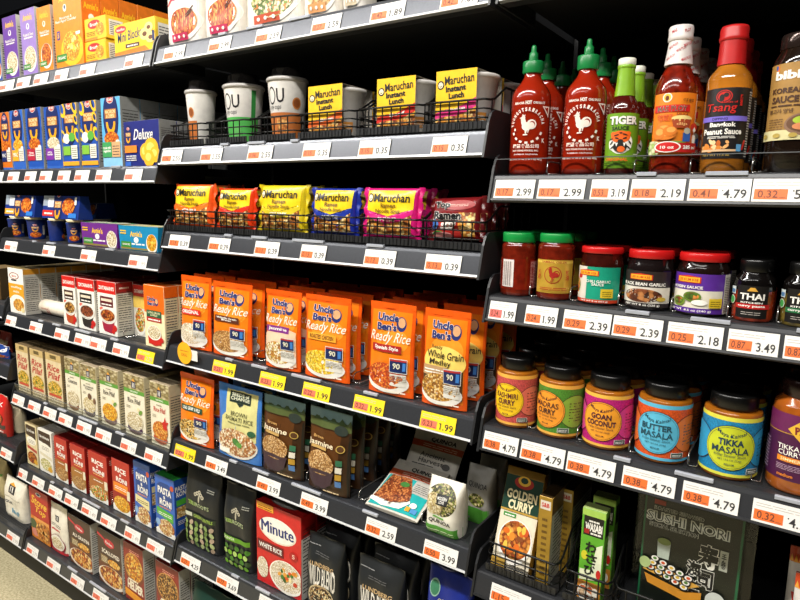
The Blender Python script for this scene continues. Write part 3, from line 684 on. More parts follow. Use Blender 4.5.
for a in [(1.5, 13, 113, M('#d9711c', .4), NAVY, OPASTA, 'MAC', 'orange topped blue macaroni box at the left end of the second shelf', 0), (14, 26.5, 111, M('#3465bd', .4), M('#f0a62a'), YPASTA, 'MAC', 'mid blue macaroni box with a yellow stripe', 0),
          (29, 44.5, 109, KB, M('#b3243c'), OPASTA, 'Three\nCheese', 'dark blue macaroni box with a crimson stripe', 0), (47.5, 63.5, 107.5, KB, M('#7a2f9c'), PILAF, 'white\ncheddar', 'dark blue macaroni box with a purple stripe', 0),
          (64.5, 80.5, 104.5, KB, None, None, '', 'left blue macaroni box with green patches and yellow noodle rings', 1), (83, 99.5, 102, KB, None, None, '', 'right blue macaroni box with green patches and yellow noodle rings', 1)]:
    boxes('A2', a[0], a[1], a[2], .036, .06, 'macaroni_box', a[7], 'box', a[3], GS, GS, d_kraft(a[3], a[4], a[5], a[6], a[8]), s_grey, group=g)
def d_tall(c):
    d_kraft(KLB, GRN, OPASTA, 'made\nwith', lower=M('#8cc4e8', .4))(c); c.rect(.02, .14, .5, .36, M('#3f9a5a')); c.text('made with\nvegetables', .26, .25, .4, .1, WHITE, .02); c.rect(.52, .14, .95, .36, M('#d8a878')); c.lines(.56, .17, .9, .33, 4, INKB, .3)
boxes('A2', 104, 123, 98.5, .036, .062, 'macaroni_box', 'tall light blue macaroni box, front one of its row', 'box', KLB, GS, GS, d_tall, s_grey, 5, 'tall light blue macaroni box on the second shelf', 'light blue macaroni boxes')
def d_deluxe(c):
    c.rect(0, 0, 1, 1, M('#232a78', .4)); oval(c, .13, .68, .1, 1.8); c.text('Deluxe', .56, .70, .55, .24, WHITE, .012, shear=.35)
    for u, v, q in ((.62, .30, .16), (.78, .36, .2), (.88, .24, .14), (.72, .16, .15)): c.ell(u, v, q, q*1.25, M('#f2b52a')); c.ell(u-.02, v+.03, q*.55, q*.6, M('#fbd868'))
    c.rect(.03, .30, .38, .46, M('#e8862a')); c.lines(.06, .12, .36, .26, 3, WHITE, .4); c.rect(.03, .0, .2, .1, M('#3465bd'))
boxes('A2', 125.5, 160.5, 122, .034, .055, 'macaroni_box', 'low dark blue macaroni box with slanted white script', 'box', M('#232a78', .4), GS, GS, d_deluxe, s_grey, 3, 'low dark blue macaroni box with slanted script', 'deluxe macaroni boxes')
# --- third shelf: microwave cups and twin packs
DBL = M('#16307e', .4)
def cup(px0, px1, y, dzb, ptop, label, base=None, twist=.95):
    z = deck(-.1987)+dzb if base is None else base; r0 = .036
    x, yc, r = roundat(px0, px1, z+.04, y)
    h = Zat(ptop, x, y)-z; T = thing('macaroni_cup', label, 'cup', (x, yc, z+.0005), 'blue macaroni cups', twist)
    mb = MB(); mb.lathe([(r*.82, 0), (r*.86, .003), (r*.97, h-.006), (r, h-.005), (r*1.02, h-.003), (r, h)], DBL, 28)
    c = curvedc(mb, r*.88, -1.1, 1.1, .004, h-.008, lambda zz: r*.86+(r*.11)*(zz-.003)/(h-.009))
    oval(c, .5, .62, .24, 1.2); c.bowl(.5, .2, .3, .17, OPASTA); c.rect(.86, .2, 1, .8, M('#b9b6ae')); mb.build('cup', T)
    mb = MB(); mb.lathe([(0, h+.0002), (r*.98, h+.0002), (r*.98, h+.001), (0, h+.001)], M('#c9d2de', .3, .3), 28); mb.build('film_lid', T); return T
zt_ = deck(-.1987)
cup(7.5, 26, .045, 0, 219, 'blue macaroni cup at the far left under the first cup pack'); cup(26.5, 47, .040, 0, 220, 'second blue macaroni cup under the first cup pack')
cup(47.5, 65.5, .042, 0, 221, 'blue macaroni cup showing its dark text panel under the second cup pack', twist=2.4); cup(66, 83.5, .046, 0, 223, 'blue macaroni cup with orange stripe beside the purple twin pack')
def cuppack(px0, px1, y, dp, zb, ptop, label, stripe, name='cup_multipack'):
    x0, x1 = Xat(px0, zb+.03, y), Xat(px1, zb+.03, y); w = x1-x0; h = Zat(ptop, (x0+x1)/2, y+.01)-zb
    T = thing(name, label, 'multipack', ((x0+x1)/2, y, zb), 'blue cup multipacks')
    mb = MB(); yz = [(0, .0), (.012, h), (dp-.012, h), (dp, .0)]; mb.extrude_x(yz, -w/2, w/2, DBL)
    n = Vector((0, .012, h)); 
    c = flat(mb, (-w/2, 0, 0), (1, 0, 0), n.normalized(), w, n.length); c.rect(0, 0, 1, 1, DBL); c.rect(.0, .55, .3, 1, M('#9aa6b4', .3)); c.rect(.14, .5, .3, .9, M('#dfe3e8'))
    c.rect(0, .1, .32, .36, stripe); c.lines(.05, .18, .28, .3, 1, WHITE, .6); oval(c, .43, .52, .12, 1.1*2)
    c.bowl(.72, .55, .17, .36, OPASTA); c.rect(.88, .62, .93, .95, WHITE); c.rect(.74, .06, .95, .26, M('#2f7ad0'))
    c = flat(mb, (-w/2, .012, h), (1, 0, 0), (0, 1, 0), w, dp-.024); c.rect(0, 0, 1, 1, M('#c7ccd4', .3, .2)); mb.build('sleeve', T)
    for sg in (-.25, .25):                                       # bottoms of the cups showing under the sleeve
        mb = MB(); mb.lathe([(.026, -.008), (.030, .0), (.0, .0)], M('#e6d9b0', .5), 24, sg*w, dp/2-.002); mb.build('cup_rim', T)
    return T
zc_ = zt_+.0+(Zat(219, -2.4, .045)-zt_)+.0105
cuppack(4, 33.5, .036, .05, zc_, 195.5, 'blue cup multipack lying on cups at the left end, with yellow stripe', M('#f0a62a'))
cuppack(41.5, 77.5, .038, .05, zc_, 196, 'blue cup multipack lying on cups, with red stripe', M('#d22a20'))
cuppack(77.5, 96, .135, .075, zc_, 203, 'blue cup multipack in shadow behind the red striped one', M('#d22a20'))
def twin(px0, px1, ptop, y, body, top, label, pasta):
    z = zt_; x0, x1 = Xat(px0, z, y), Xat(px1, z, y); w = x1-x0; h = Zat(ptop, x0, y)-z; mb = MB(); dp = .075
    xz = [(-w/2+.006, 0), (w/2-.006, 0), (w/2, h), (-w/2, h)]; mb.prism(xz, 0, dp, body)
    c = flat(mb, (-w/2, 0, 0), (1, 0, 0), (0, 0, 1), w, h); T = YEL
    c.text("Annie's", .45, .66, .3, .24, YEL, .03, arch=.08); c.ell(.45, .42, .06, .12, WHITE); c.lines(.24, .22, .66, .32, 1, WHITE, .6); c.quad((.05, .02), (.95, .02), (.96, .1), (.04, .1), M('#8a7a3a'))
    c.rect(.06, .1, .32, .34, GRN); c.text('ORGANIC', .19, .22, .2, .08, WHITE, .02); c.bowl(.84, .36, .12, .34, pasta, WHITE)
    c.rect(.05, .75, .2, .8, YEL); c.rect(.05, .65, .2, .7, YEL)
    c = flat(mb, (-w/2, 0, h), (1, 0, 0), (0, 1, 0), w, dp); c.rect(0, 0, 1, 1, top); [c.ell(.25+.5*i, .5, .2, .4, M('#cfc9b4')) for i in (0, 1)]
    tag(mb.build('macaroni_twin_pack', None, ((x0+x1)/2, y, z+.0005)), label, 'multipack', 'rabbit macaroni twin packs')
twin(82, 118.5, 222, .036, M('#6d2c86', .4), M('#4b9a5a'), 'purple twin pack of macaroni cups with a green top', PILAF)
twin(119.5, 159, 225, .036, M('#1a86b4', .4), M('#d8c83a'), 'teal blue twin pack of macaroni cups with a yellow top', YPASTA)
# --- fourth shelf: stuffing box, rolls, rice boxes
def d_stuff(c):
    c.rect(0, 0, 1, 1, M('#f1efe8', .45)); c.ell(.4, .83, .32, .075, M('#8e1e1e')); c.ell(.4, .83, .27, .06, WHITE); c.text('farm', .4, .83, .3, .05, RED, .02); c.rect(.2, .72, .55, .75, BLACK)
    c.rect(0, .32, 1, .66, M('#e8a326')); c.text('stuffing', .5, .58, .7, .06, WHITE, .02); c.text('mix', .5, .49, .4, .05, WHITE, .02)
    c.ell(.55, .26, .5, .16, WHITE); c.bowl(.6, .2, .36, .14, food(['#e8b04a', '#c9822a', '#f2cf86'], 120), WHITE); c.ell(.85, .1, .12, .05, M('#e9d8a0'))
boxes('A4', 11, 26, 267, .020, .055, 'stuffing_box', 'white and gold stuffing box left of the red topped boxes, front one', 'box', WHITE, M('#b8b4aa', .5), M('#8e7a4a'), d_stuff, lambda c: (c.rect(0, .88, 1, 1, M('#c98a22')), facts(c)), 5, 'white and gold stuffing box', 'stuffing boxes')
def d_brown(c): c.rect(0, .5, 1, .85, M('#b5863a')); c.lines(.1, .1, .9, .45, 6, M('#1b150c'), .5)
boxes('D0', -14, 1.5, 266, .06, .08, 'crumb_box', 'brown and black box half hidden at the left edge beside the stuffing box', 'box', M('#5d4520', .5), M('#3d2e16'), M('#6b5530'), d_brown)
zz = deck(-.4738); y = .075; r = .026; xa, xb = Xat(39, zz+.02, y), Xat(66, zz+.02, y)      # cream tube bag lying on its side
T = thing('breadcrumb_tube', 'cream paper tube lying on its side left of the red topped boxes', 'tube', ((xa+xb)/2, y+r*.6, zz+r+.0006)); mb = MB(); L = (xb-xa)/2
mb.lathe([(0, -L), (r*.8, -L), (r*.97, -L+.004), (r, -L+.012), (r, L-.012), (r*.97, L-.004), (r*.8, L), (0, L)], M('#efe3cd', .5), 28)
c = curvedc(mb, r, -.2, 1.6, -L+.015, L-.02); c.text('Sea Salt', .55, .45, .5, .6, M('#c05a48'), .01, rot=PI/2); c.lines(.1, .15, .2, .8, 1, M('#c99a86'), .5)
mb.xform(Matrix.Rotation(PI/2, 4, 'Y')); mb.build('tube_body', T); mb = MB(); mb.lathe([(0, -L-.0015), (r*.86, -L-.0015), (r*.86, -L), (0, -L)], M('#d9cdb4', .5), 24); mb.xform(Matrix.Rotation(PI/2, 4, 'Y')); mb.build('end_disc', T)
def d_zat(badge, pot, fd):
    def d(c):
        c.rect(0, 0, 1, 1, M('#f3efe4', .4)); c.rect(0, .78, 1, 1, M('#d4231c', .4)); c.text("ZATARAIN'S", .5, .88, .84, .075, WHITE, .035)
        c.rect(.14, .53, .84, .72, badge); c.rect(.2, .63, .78, .68, M('#e9d9c0')); c.lines(.22, .56, .76, .60, 1, WHITE, .6); c.ell(.2, .48, .1, .035, M('#e06a5a'))
        c.poly([(.16, .36), (.9, .33), (.8, .08), (.7, .04), (.34, .06), (.26, .1)], pot); c.ell(.53, .36, .42, .13, M('#d9d6cc')); c.ell(.53, .37, .38, .11, fd)
        c.ell(.53, .36, .45, .15, M('#eceae2'), inner=.9); c.ell(.88, .15, .12, .06, RED); c.ell(.8, .08, .08, .04, RED)
    return d
ZS = M('#d8d4c8', .5)
def s_zat(c): c.rect(0, .8, 1, 1, M('#a41c1a', .45)); c.lines(.2, .88, .8, .93, 1, M('#e8c8b8'), .6); facts(c)
g = 'red topped rice boxes'
boxes('A4', 64.5, 77.5, 275, .030, .055, 'rice_mix_box', 'white rice box with red top, leftmost of three, brown badge', 'box', ZS, ZS, M('#8e1a18'), d_zat(M('#3b1d10'), M('#b8481c'), BROWNMIX), s_zat, 3, 'red topped rice box in the left of three rows', g)
boxes('A4', 79.5, 96.5, 277.5, .030, .055, 'rice_mix_box', 'white rice box with red top, middle of three, black badge', 'box', ZS, ZS, M('#8e1a18'), d_zat(M('#171312'), M('#2b2622'), food(['#7c3a24', '#4a2014', '#a55a34'], 220)), s_zat, 3, 'red topped rice box in the middle of three rows', g)
boxes('A4', 99.5, 118, 280, .030, .055, 'rice_mix_box', 'white rice box with red top, right one of three, maroon badge and pot', 'box', ZS, ZS, M('#8e1a18'), d_zat(M('#5e1420'), M('#a01c3c'), CHILI), s_zat, 1, 'red topped rice box in the right of three rows', g)
def d_zy(c): c.rect(0, .78, 1, 1, M('#c8281c')); c.text("ZATARAIN'S", .5, .88, .8, .07, WHITE, .03); c.rect(0, .55, 1, .78, M('#e9c45a')); c.bowl(.5, .32, .4, .24, VEG, WHITE)
boxes('A4', 135, 147.5, 284, .082, .055, 'rice_mix_box', 'rice box with yellow band set back in the gap left of the orange rice box', 'box', ZS, ZS, M('#8e1a18'), d_zy, s_zat)
ORB = M('#ef6a14', .38)
def ubface(c, u, v, w, h):                   # two lines of bold navy lettering with a round medallion
    c.ell(u+w*.34, v-.06*h, w*.15, h*.40, M('#1f2d6e')); c.ell(u+w*.35, v+.02*h, w*.11, h*.27, M('#e0a878'))
    c.text('Uncle', u-.06*w, v+h*.24, w*.66, h*.44, M('#f5e9d8'), .08); c.text('Uncle', u-.06*w, v+h*.24, w*.64, h*.42, M('#1f2d6e'), .045)
    c.text("Ben's", u-.08*w, v-h*.26, w*.6, h*.44, M('#f5e9d8'), .08); c.text("Ben's", u-.08*w, v-h*.26, w*.58, h*.42, M('#1f2d6e'), .045)
def d_ubbox(c):
    c.rect(0, 0, 1, 1, M('#efe3b8', .4)); c.rect(0, .56, 1, 1, ORB); ubface(c, .42, .75, .62, .15); c.rect(.12, .49, .86, .6, M('#1f5a3c')); c.text('LONG GRAIN\n& WILD', .49, .545, .6, .075, M('#e8e0b0'), .02)
    c.rect(.12, .42, .86, .49, M('#b3201c')); c.lines(.2, .44, .8, .475, 1, WHITE, .6); c.ell(.5, .16, .34, .13, RED); c.rect(.18, .05, .82, .12, RED); c.ell(.48, .24, .34, .12, WHITE); c.ell(.48, .245, .31, .105, PILAF); c.ell(.85, .14, .09, .04, RED)
boxes('A4', 146, 166, 284, .022, .045, 'rice_mix_box', 'orange and cream rice box with a red bowl, front one', 'box', ORB, M('#efe3b8', .4), ORB, d_ubbox, lambda c: (c.rect(0, .82, 1, 1, ORB), facts(c)), 2, 'orange and cream rice box with a red bowl', 'orange and cream rice boxes')
# --- fifth shelf: pilaf boxes
TAN = M('#8a7355', .55)
def d_near(c):
    c.rect(0, 0, 1, 1, M('#ddc9a0', .45)); c.rect(0, .86, 1, 1, M('#c9ad74')); c.rect(.3, .9, .7, .97, M('#6b5a34')); c.text('Rice\nPilaf', .5, .64, .84, .3, M('#b8322c'), .02, shear=.2)
    c.bowl(.5, .3, .45, .16, food(['#e9b93a', '#d09a28', '#f3d67a', '#6f8a30'], 210)); c.rect(.1, .15, .9, .2, M('#c9503a')); c.ell(.5, .08, .4, .07, PILAF)
def d_365(title, fd, ink, bowlc, extra=None):
    def d(c):
        c.rect(0, 0, 1, 1, M('#ece4cc', .45)); c.rect(0, .76, 1, 1, STONE); c.rect(0, .70, 1, .765, M('#5d9a3a')); c.text('ORGANIC', .5, .732, .4, .025, WHITE, .02)
        c.rect(.4, .79, .6, .9, M('#2c2a4a')); c.poly([(.42, .9), (.5, .95), (.58, .9)], M('#e8a33c')); c.rect(.45, .8, .48, .88, WHITE); c.rect(.52, .8, .55, .88, WHITE)
        c.text(title, .5, .58, .62, .08, ink, .01); c.lines(.34, .645, .62, .665, 1, M('#9a9078'), .7); c.lines(.12, .45, .3, .5, 2, M('#9a9078'), .4)
        c.ell(.5, .12, .36, .09, bowlc); c.ell(.5, .25, .4, .15, fd)
        if extra == 'red': c.poly([(.6, .38), (.72, .42), (.78, .5), (.82, .42), (.95, .42), (.86, .36), (.9, .28), (.7, .3)], M('#c8201c'))
        if extra == 'nut': c.ell(.55, .42, .12, .06, M('#6b4a34')); c.ell(.85, .36, .08, .06, M('#7a5a40'))
        if extra == 'leaf': c.ell(.8, .42, .1, .03, M('#6f9a3c'), rot=.6); c.ell(.7, .46, .06, .03, M('#e9d9a8'))
    return d
A5 = [(19, 31, 343, d_near, 'rice pilaf box with red script, first from the left'), (33, 46, 347.5, d_near, 'rice pilaf box with red script, second from the left'), (48.5, 64, 351.5, d_near, 'rice pilaf box with red script, third from the left'),
      (67.5, 82, 356.5, d_365('Couscous', PILAF, INKB, M('#8a5a3a')), 'green banded couscous box beside the red script boxes'), (83, 98.5, 363, d_365('Roasted\nGarlic', food(['#e9dcb0', '#cdb77e', '#f5ecd0'], 260), INKB, M('#4a3a4a'), 'nut'), 'green banded box with brown nuts pictured, second of five'),
      (102, 120.5, 366, d_365('Rice Pilaf', YPASTA, M('#5a5248'), M('#6b4a52'), 'leaf'), 'green banded pilaf box with yellow rice, middle of five'), (126, 146.5, 372, d_365('Rice Pilaf', PILAF, M('#5a5248'), M('#4a2a4a'), 'leaf'), 'green banded pilaf box with white rice, fourth of five'),
      (152, 171, 380.5, d_365('Rice Pilaf', food(['#e08a2a', '#c9661c', '#f0b45a'], 240), M('#c8483c'), M('#b8482c'), 'red'), 'green banded pilaf box with red pepper and red lettering, last of five')]
A5W = ['rice pilaf box in the first red script row', 'rice pilaf box in the second red script row', 'rice pilaf box in the third red script row', 'green banded couscous box', 'green banded box with brown nuts', 'green banded pilaf box with yellow rice', 'green banded pilaf box with white rice', 'green banded pilaf box with red lettering']
for i, (a, b, t, d, lab) in enumerate(A5):
    red = i < 3
    boxes('A5', a, b, t, .026, .042, 'pilaf_box', lab, 'box', WHITE, M('#cbbf9c' if not red else '#8a7550', .5), M('#a8967a' if not red else '#6e5a3c', .55), d, facts, 3 if i > 5 else 2, A5W[i], 'pilaf boxes with green bands' if not red else 'pilaf boxes with red script')
# --- sixth shelf
def d_farm(wh, fd):
    def d(c):
        c.rect(0, 0, 1, 1, wh); c.rect(.04, .8, .92, .96, M('#3a2416')); c.quad((.04, .72), (.92, .66), (.92, .8), (.04, .8), M('#3a2416')); c.text('farmhouse', .48, .84, .7, .07, WHITE, .02, shear=.2)
        c.ell(.5, .6, .42, .1, M('#f6f1e2')); c.lines(.25, .54, .8, .64, 3, M('#7a705c'), .35); c.quad((.1, .40), (.95, .34), (.95, .41), (.1, .47), M('#b8483a') if fd is CHILI else M('#dcd3b8')); c.ell(.5, .2, .42, .14, fd); c.ell(.8, .12, .16, .06, M('#d9a52c'))
    return d
boxes('A6', 28, 39, 421.5, .036, .05, 'pilaf_box', 'cream rice box with brown badge, leftmost on its shelf', 'box', WHITE, M('#bfb08a'), M('#8e7a54'), d_farm(M('#e3d3a4', .45), CHILI), facts, 1, 'cream rice box with brown badge', 'rice boxes with a brown badge')
boxes('A6', 40.5, 54, 427.5, .036, .05, 'pilaf_box', 'white rice box with brown badge beside the red rice boxes', 'box', WHITE, M('#dcd8cc'), M('#d9d4c8'), d_farm(M('#efece2', .45), food(['#e9e3b0', '#cfc98a', '#f3eed0', '#b3b04a'], 220)), facts, 1, 'white rice box with brown badge', 'rice boxes with a brown badge')
DRED = M('#8e1712', .4)
def d_roni(top, band, fd, w1='RICE', w2='RONI', patch=None):
    def d(c):
        c.rect(0, 0, 1, 1, top); c.text(w1, .5, .81, .62, .095, WHITE, .04, rot=-.04); c.text('a', .48, .72, .1, .045, WHITE, .04); c.text(w2, .54, .625, .62, .095, WHITE, .04, rot=-.04)
        c.lines(.24, .54, .78, .57, 1, M('#e8b870'), .7); c.rect(0, 0, 1, .46, band); c.quad((.1, .40), (.9, .36), (.9, .47), (.1, .5), band); c.lines(.25, .41, .75, .44, 1, WHITE, .6)
        if patch: c.rect(.06, .38, .9, .56, patch); c.lines(.15, .44, .8, .51, 2, WHITE, .4)
        c.ell(.5, .05, .62, .12, WHITE); c.ell(.52, .17, .46, .15, fd); c.rect(.84, .3, 1, .48, M('#e9dcc0'))
    return d
def s_roni(c): c.text('RICE a RONI', .5, .55, .6, .06, M('#e8c8b0'), .02, rot=PI/2); c.lines(.15, .05, .85, .3, 6, M('#d8a898'), .3); c.lines(.2, .82, .8, .94, 3, M('#d8b8a8'), .4)
for a, b, t, band, fd, pt, lab in [(56.5, 69, 435.5, M('#a5662a'), BROWNRICE, None, 'red rice box with tan rice, leftmost of four'), (72.5, 87, 442.5, M('#a8702c'), BROWNRICE, None, 'red rice box with tan rice, second of four'),
                               (90.5, 109, 449.5, M('#a8642a'), VEG, None, 'red rice box with a brown band and yellow rice, third of four'), (114, 131.5, 457, M('#9c1f16'), YPASTA, M('#f08a1e'), 'red rice box with a bright orange patch, fourth of four')]:
    boxes('A6', a, b, t, .036, .045, 'rice_mix_box', lab, 'box', RED, DRED, M('#7c1610'), d_roni(M('#b8281a', .38), band, fd, patch=pt), s_roni, 1, lab.split(', ')[0]+', '+lab.split(', ')[1].split()[0]+' row', 'red rice boxes')
BLU = M('#2450a4', .38)
def s_pasta(g_):
    def s(c):
        c.text('PASTA\nRONI', .45, .8, .8, .18, WHITE, .03); c.rect(.1, .56, .95, .66, g_); c.rect(.1, .36, .9, .54, food(['#d8b46a', '#b98a3c', '#efd9a4'], 200)); c.lines(.15, .24, .6, .32, 3, WHITE, .35); c.ell(.72, .2, .22, .07, M('#2a2a30')); c.ell(.72, .2, .17, .055, M('#a08a50')); c.ell(.72, .2, .13, .042, M('#2a2a30'))
    return s
def d_pasta(band, bt):
    def d(c):
        c.rect(0, 0, 1, 1, M('#2f62bd', .38)); c.poly([(.1, .5), (.9, .5), (.9, .84), (.7, .9), (.3, .9), (.1, .84)], M('#1f4488')); c.text('PASTA', .5, .76, .7, .12, WHITE, .04, rot=-.04); c.text('a', .48, .655, .1, .05, WHITE, .04); c.text('RONI', .54, .565, .62, .11, WHITE, .04, rot=-.04)
        c.lines(.2, .47, .8, .5, 1, M('#d08a4a'), .7); c.quad((.06, .34), (.92, .26), (.92, .42), (.06, .46), band); c.lines(.15, .34, .85, .40, 2, bt, .4); c.ell(.9, .86, .09, .045, M('#c8502c'))
        c.ell(.5, .03, .6, .1, WHITE); c.bowl(.55, .15, .42, .14, food(['#e0b878', '#c99a54', '#f0dcb0', '#b5652c'], 190)); c.ell(.12, .2, .12, .06, M('#8ab0d8')); c.rect(.82, .02, .96, .08, WHITE)
    return d
boxes('A6', 136, 152, 459.5, .036, .045, 'pasta_mix_box', 'blue pasta box with a cream stripe right of the red rice boxes', 'box', BLU, BLU, BLU, d_pasta(M('#e9dca0', .4), M('#5a4a20')), s_pasta(M('#e9dca0')), 1, 'blue pasta box with a cream stripe', 'blue pasta boxes')
boxes('A6', 157, 176, 473, .036, .06, 'pasta_mix_box', 'blue pasta box with a green stripe and green top at the right end', 'box', BLU, BLU, M('#2f9a3c', .4), d_pasta(M('#4fae3a', .4), WHITE), s_pasta(M('#4fae3a')), 1, 'blue pasta box with a green stripe', 'blue pasta boxes')
# --- bottom shelf
def d_stove(c):
    c.rect(0, 0, 1, 1, M('#b81f18', .38)); c.text('Stove', .5, .76, .84, .17, M('#f5c23a'), .02, shear=.2, rot=-.08); c.text('Top', .56, .58, .56, .15, M('#f5c23a'), .02, shear=.2, rot=-.08); c.ell(.5, .92, .14, .035, WHITE); c.ell(.5, .92, .1, .024, NAVY)
    c.rect(0, .0, 1, .44, M('#d9812a')); c.rect(.2, .38, 1, .44, M('#e9a050')); c.ell(.12, .28, .2, .1, M('#4a5a34')); c.ell(.2, .12, .18, .08, M('#d88a7a')); c.bowl(.66, .2, .4, .19, food(['#d98f34', '#b96a1e', '#efb860', '#8c4a14'], 110), None, [M('#eab060'), M('#c97a2a')])
boxes('A7', 30.8, 51, 485.5, .036, .055, 'stuffing_box', 'red stuffing box with yellow script near the floor', 'box', RED, M('#8e1712'), M('#8e1712'), d_stove, facts, 0, 'red stuffing box with yellow script near the floor', 'red stuffing boxes')
def pou(key, px0, px1, pty, y0, d, label, body, draw, name='rice_pouch', cat='pouch', n=0, step=.03, what=None, base=None, **kw):
    bay, zr = SHELF[key]; z = deck(zr)+.0006 if base is None else base
    x0, x1 = max(Xat(px0, z, y0+d/2), BAYS[bay][0]+.004), min(Xat(px1, z, y0+d/2), BAYS[bay][1]-.004); zt = Zat(pty, x0, y0+d/2)
    o = pouch(name, label, cat, x0, x1, z, zt, y0, d, body, draw, **kw)
    if n: row(o, n, step, what or label, kw.get('group'), .003)
    return o
def d_potato(c):
    c.rect(.38, .66, .62, .78, M('#2c2a38')); c.rect(.44, .68, .47, .76, WHITE); c.rect(.53, .68, .56, .76, WHITE); c.lines(.25, .48, .75, .52, 1, M('#c8202c'), .7); c.lines(.2, .56, .8, .62, 2, INKB, .3)
    c.ell(.55, .2, .4, .2, M('#8a2030')); c.ell(.55, .22, .37, .17, M('#efeadb')); c.ell(.55, .22, .3, .12, PILAF); c.quad((.0, .0), (1, .0), (1, .05), (0, .1), M('#b82a34'))
pou('A7', 53.5, 70, 500, .034, .03, 'white instant potato pouch with a bowl pictured, between two dark boxes', M('#e9e2d0', .4), d_potato, name='potato_pouch', seal=M('#ddd5c2', .4))
def d_betty(title, fd):
    def d(c):
        c.rect(0, 0, 1, 1, M('#4a3226', .4)); c.rect(0, .0, 1, .4, M('#6b3a20', .4)); c.ell(.5, .8, .22, .075, M('#c8303a')); c.quad((0, .88), (.3, .82), (.32, .85), (.0, .93), M('#c8303a')); c.text('Kitchen', .5, .8, .3, .05, WHITE, .02, rot=-.1)
        c.text(title, .55, .62, .74, .075, M('#f3ead8'), .03, rot=-.02); c.rect(.12, .4, .42, .54, M('#8a7048')); c.lines(.15, .42, .4, .53, 4, M('#e9dcb8'), .35); c.ell(.68, .46, .26, .07, food(['#e9a63a', '#c97a1c', '#f5c86a'], 120)); c.bowl(.55, .2, .5, .17, fd, M('#e9dccb'))
    return d
CR = food(['#d98f34', '#b9561e', '#efb860', '#8c3a14', '#f3d28a'], 130)
boxes('A7', 71, 93, 512.5, .036, .04, 'potato_mix_box', 'dark brown potato box with red spoon, left one, lettered au gratin', 'box', BLACK, GREYP, M('#3a2a22'), d_betty('AU GRATIN', CR), facts, 0, 'dark brown au gratin potato box', 'dark brown potato boxes')
boxes('A7', 100, 123.5, 526, .036, .04, 'potato_mix_box', 'dark brown potato box with red spoon, right one, lettered scalloped', 'box', BLACK, GREYP, M('#3a2a22'), d_betty('SCALLOPED', CR), facts, 0, 'dark brown scalloped potato box', 'dark brown potato boxes')
def d_helper(fd):
    def d(c):
        c.rect(0, 0, 1, 1, M('#8e2418', .38)); c.lines(.3, .86, .8, .92, 2, M('#e9a088'), .4); c.bowl(.5, .62, .46, .24, fd, M('#7a3a1c')); c.ell(.5, .62, .47, .245, M('#c98a4a'), inner=.93)
        c.text('HELPER', .55, .28, .8, .15, M('#f5ead0'), .05, rot=-.05); c.lines(.2, .37, .7, .41, 1, M('#f5ead0'), .7); c.quad((.0, .08), (1, .02), (1, .14), (0, .2), M('#e89a2a'))
    return d
boxes('A7', 126, 145.5, 540, .036, .04, 'pasta_mix_box', 'red boxed dinner with a bowl of yellow pasta on the bottom shelf', 'box', DRED, GREYP, DRED, d_helper(food(['#e9a52a', '#d07a18', '#f5cf6a', '#a8521a'], 150)), facts, 1, 'red boxed dinner with yellow pasta', 'red boxed dinners')
boxes('A7', 158, 181, 559, .036, .04, 'pasta_mix_box', 'red boxed dinner with a bowl of brown meat, rightmost on the bottom shelf', 'box', DRED, GREYP, M('#7a2018'), d_helper(BROWNMIX), facts, 2, 'red boxed dinner with brown meat', 'red boxed dinners')
# --- left edge bay: bags
def d_flour(c):
    c.rect(.3, .66, .62, .86, M('#2c2a30')); c.poly([(.3, .86), (.46, .93), (.62, .86)], M('#e8a33c')); c.rect(.38, .7, .42, .82, WHITE); c.rect(.5, .7, .54, .82, WHITE); c.text('FLOUR', .3, .44, .5, .07, M('#5a5a60'), .02); c.lines(.1, .56, .9, .6, 1, M('#bdb8a8'), .5)
    for k in range(5): c.rect(.5+.08*k, .2, .55+.08*k, .2+.05+.03*abs(2-k), M('#4f8fae'))
PAPER = M('#e9e2d0', .55)
pou('D3', 10.5, 30, 474, .05, .05, 'white flour bag with a black badge near the floor at left', PAPER, d_flour, name='flour_bag', cat='bag', kind='gusset', seal=PAPER)
def d_plainbag(c): c.rect(0, .62, 1, .68, M('#5d8a3a')); c.lines(.2, .3, .8, .45, 3, M('#8a8468'), .4); c.ell(.5, .2, .3, .1, PILAF)
KHAKI = M('#bfae7c', .5)
pou('D3', -2, 10, 455, .10, .05, 'tan bag with a green line behind the flour bag', KHAKI, d_plainbag, name='flour_bag', cat='bag', kind='gusset', seal=KHAKI)
pou('D3', -16, -2.5, 452, .10, .05, 'tan bag with a green line cut by the left edge', KHAKI, d_plainbag, name='flour_bag', cat='bag', kind='gusset')
def d_redbag(c): c.rect(.0, .3, 1, 1, M('#c8201c')); c.text('MIX', .5, .8, .7, .1, WHITE, .03); c.bowl(.5, .48, .36, .16, OPASTA, M('#5a1410')); c.rect(0, .0, 1, .3, M('#4a4038')); c.rect(0, .1, 1, .2, M('#b8302a')); c.lines(.1, .12, .9, .18, 1, WHITE, .6)
pou('D2', -1, 11, 392, .045, .04, 'pale bag with a red and grey panel at the left edge', M('#b8281c', .45), d_redbag, name='baking_mix_bag', cat='bag', kind='gusset', seal=M('#cfc4b0'))
pou('D2', 10.5, 23, 403, .09, .05, 'plain cream bag behind the red panelled bag', M('#d3c6a4', .5), lambda c: c.rect(.1, .3, .3, .6, M('#c2b48e')), name='baking_mix_bag', cat='bag', kind='gusset', seal=M('#cfc4b0'))
def d_king(c): c.rect(0, 0, 1, 1, M('#1f3f8a', .3)); c.text('Ked', .5, .6, .9, .3, WHITE, .04, rot=.1); c.ell(.6, .2, .4, .15, OPASTA)
pou('D1', -6, 10, 342, .045, .04, 'blue bag with white lettering at the left edge', M('#1f3f8a', .3), d_king, name='crisp_bread_bag', cat='bag', kind='standup', seal=M('#c8ccd8', .3))
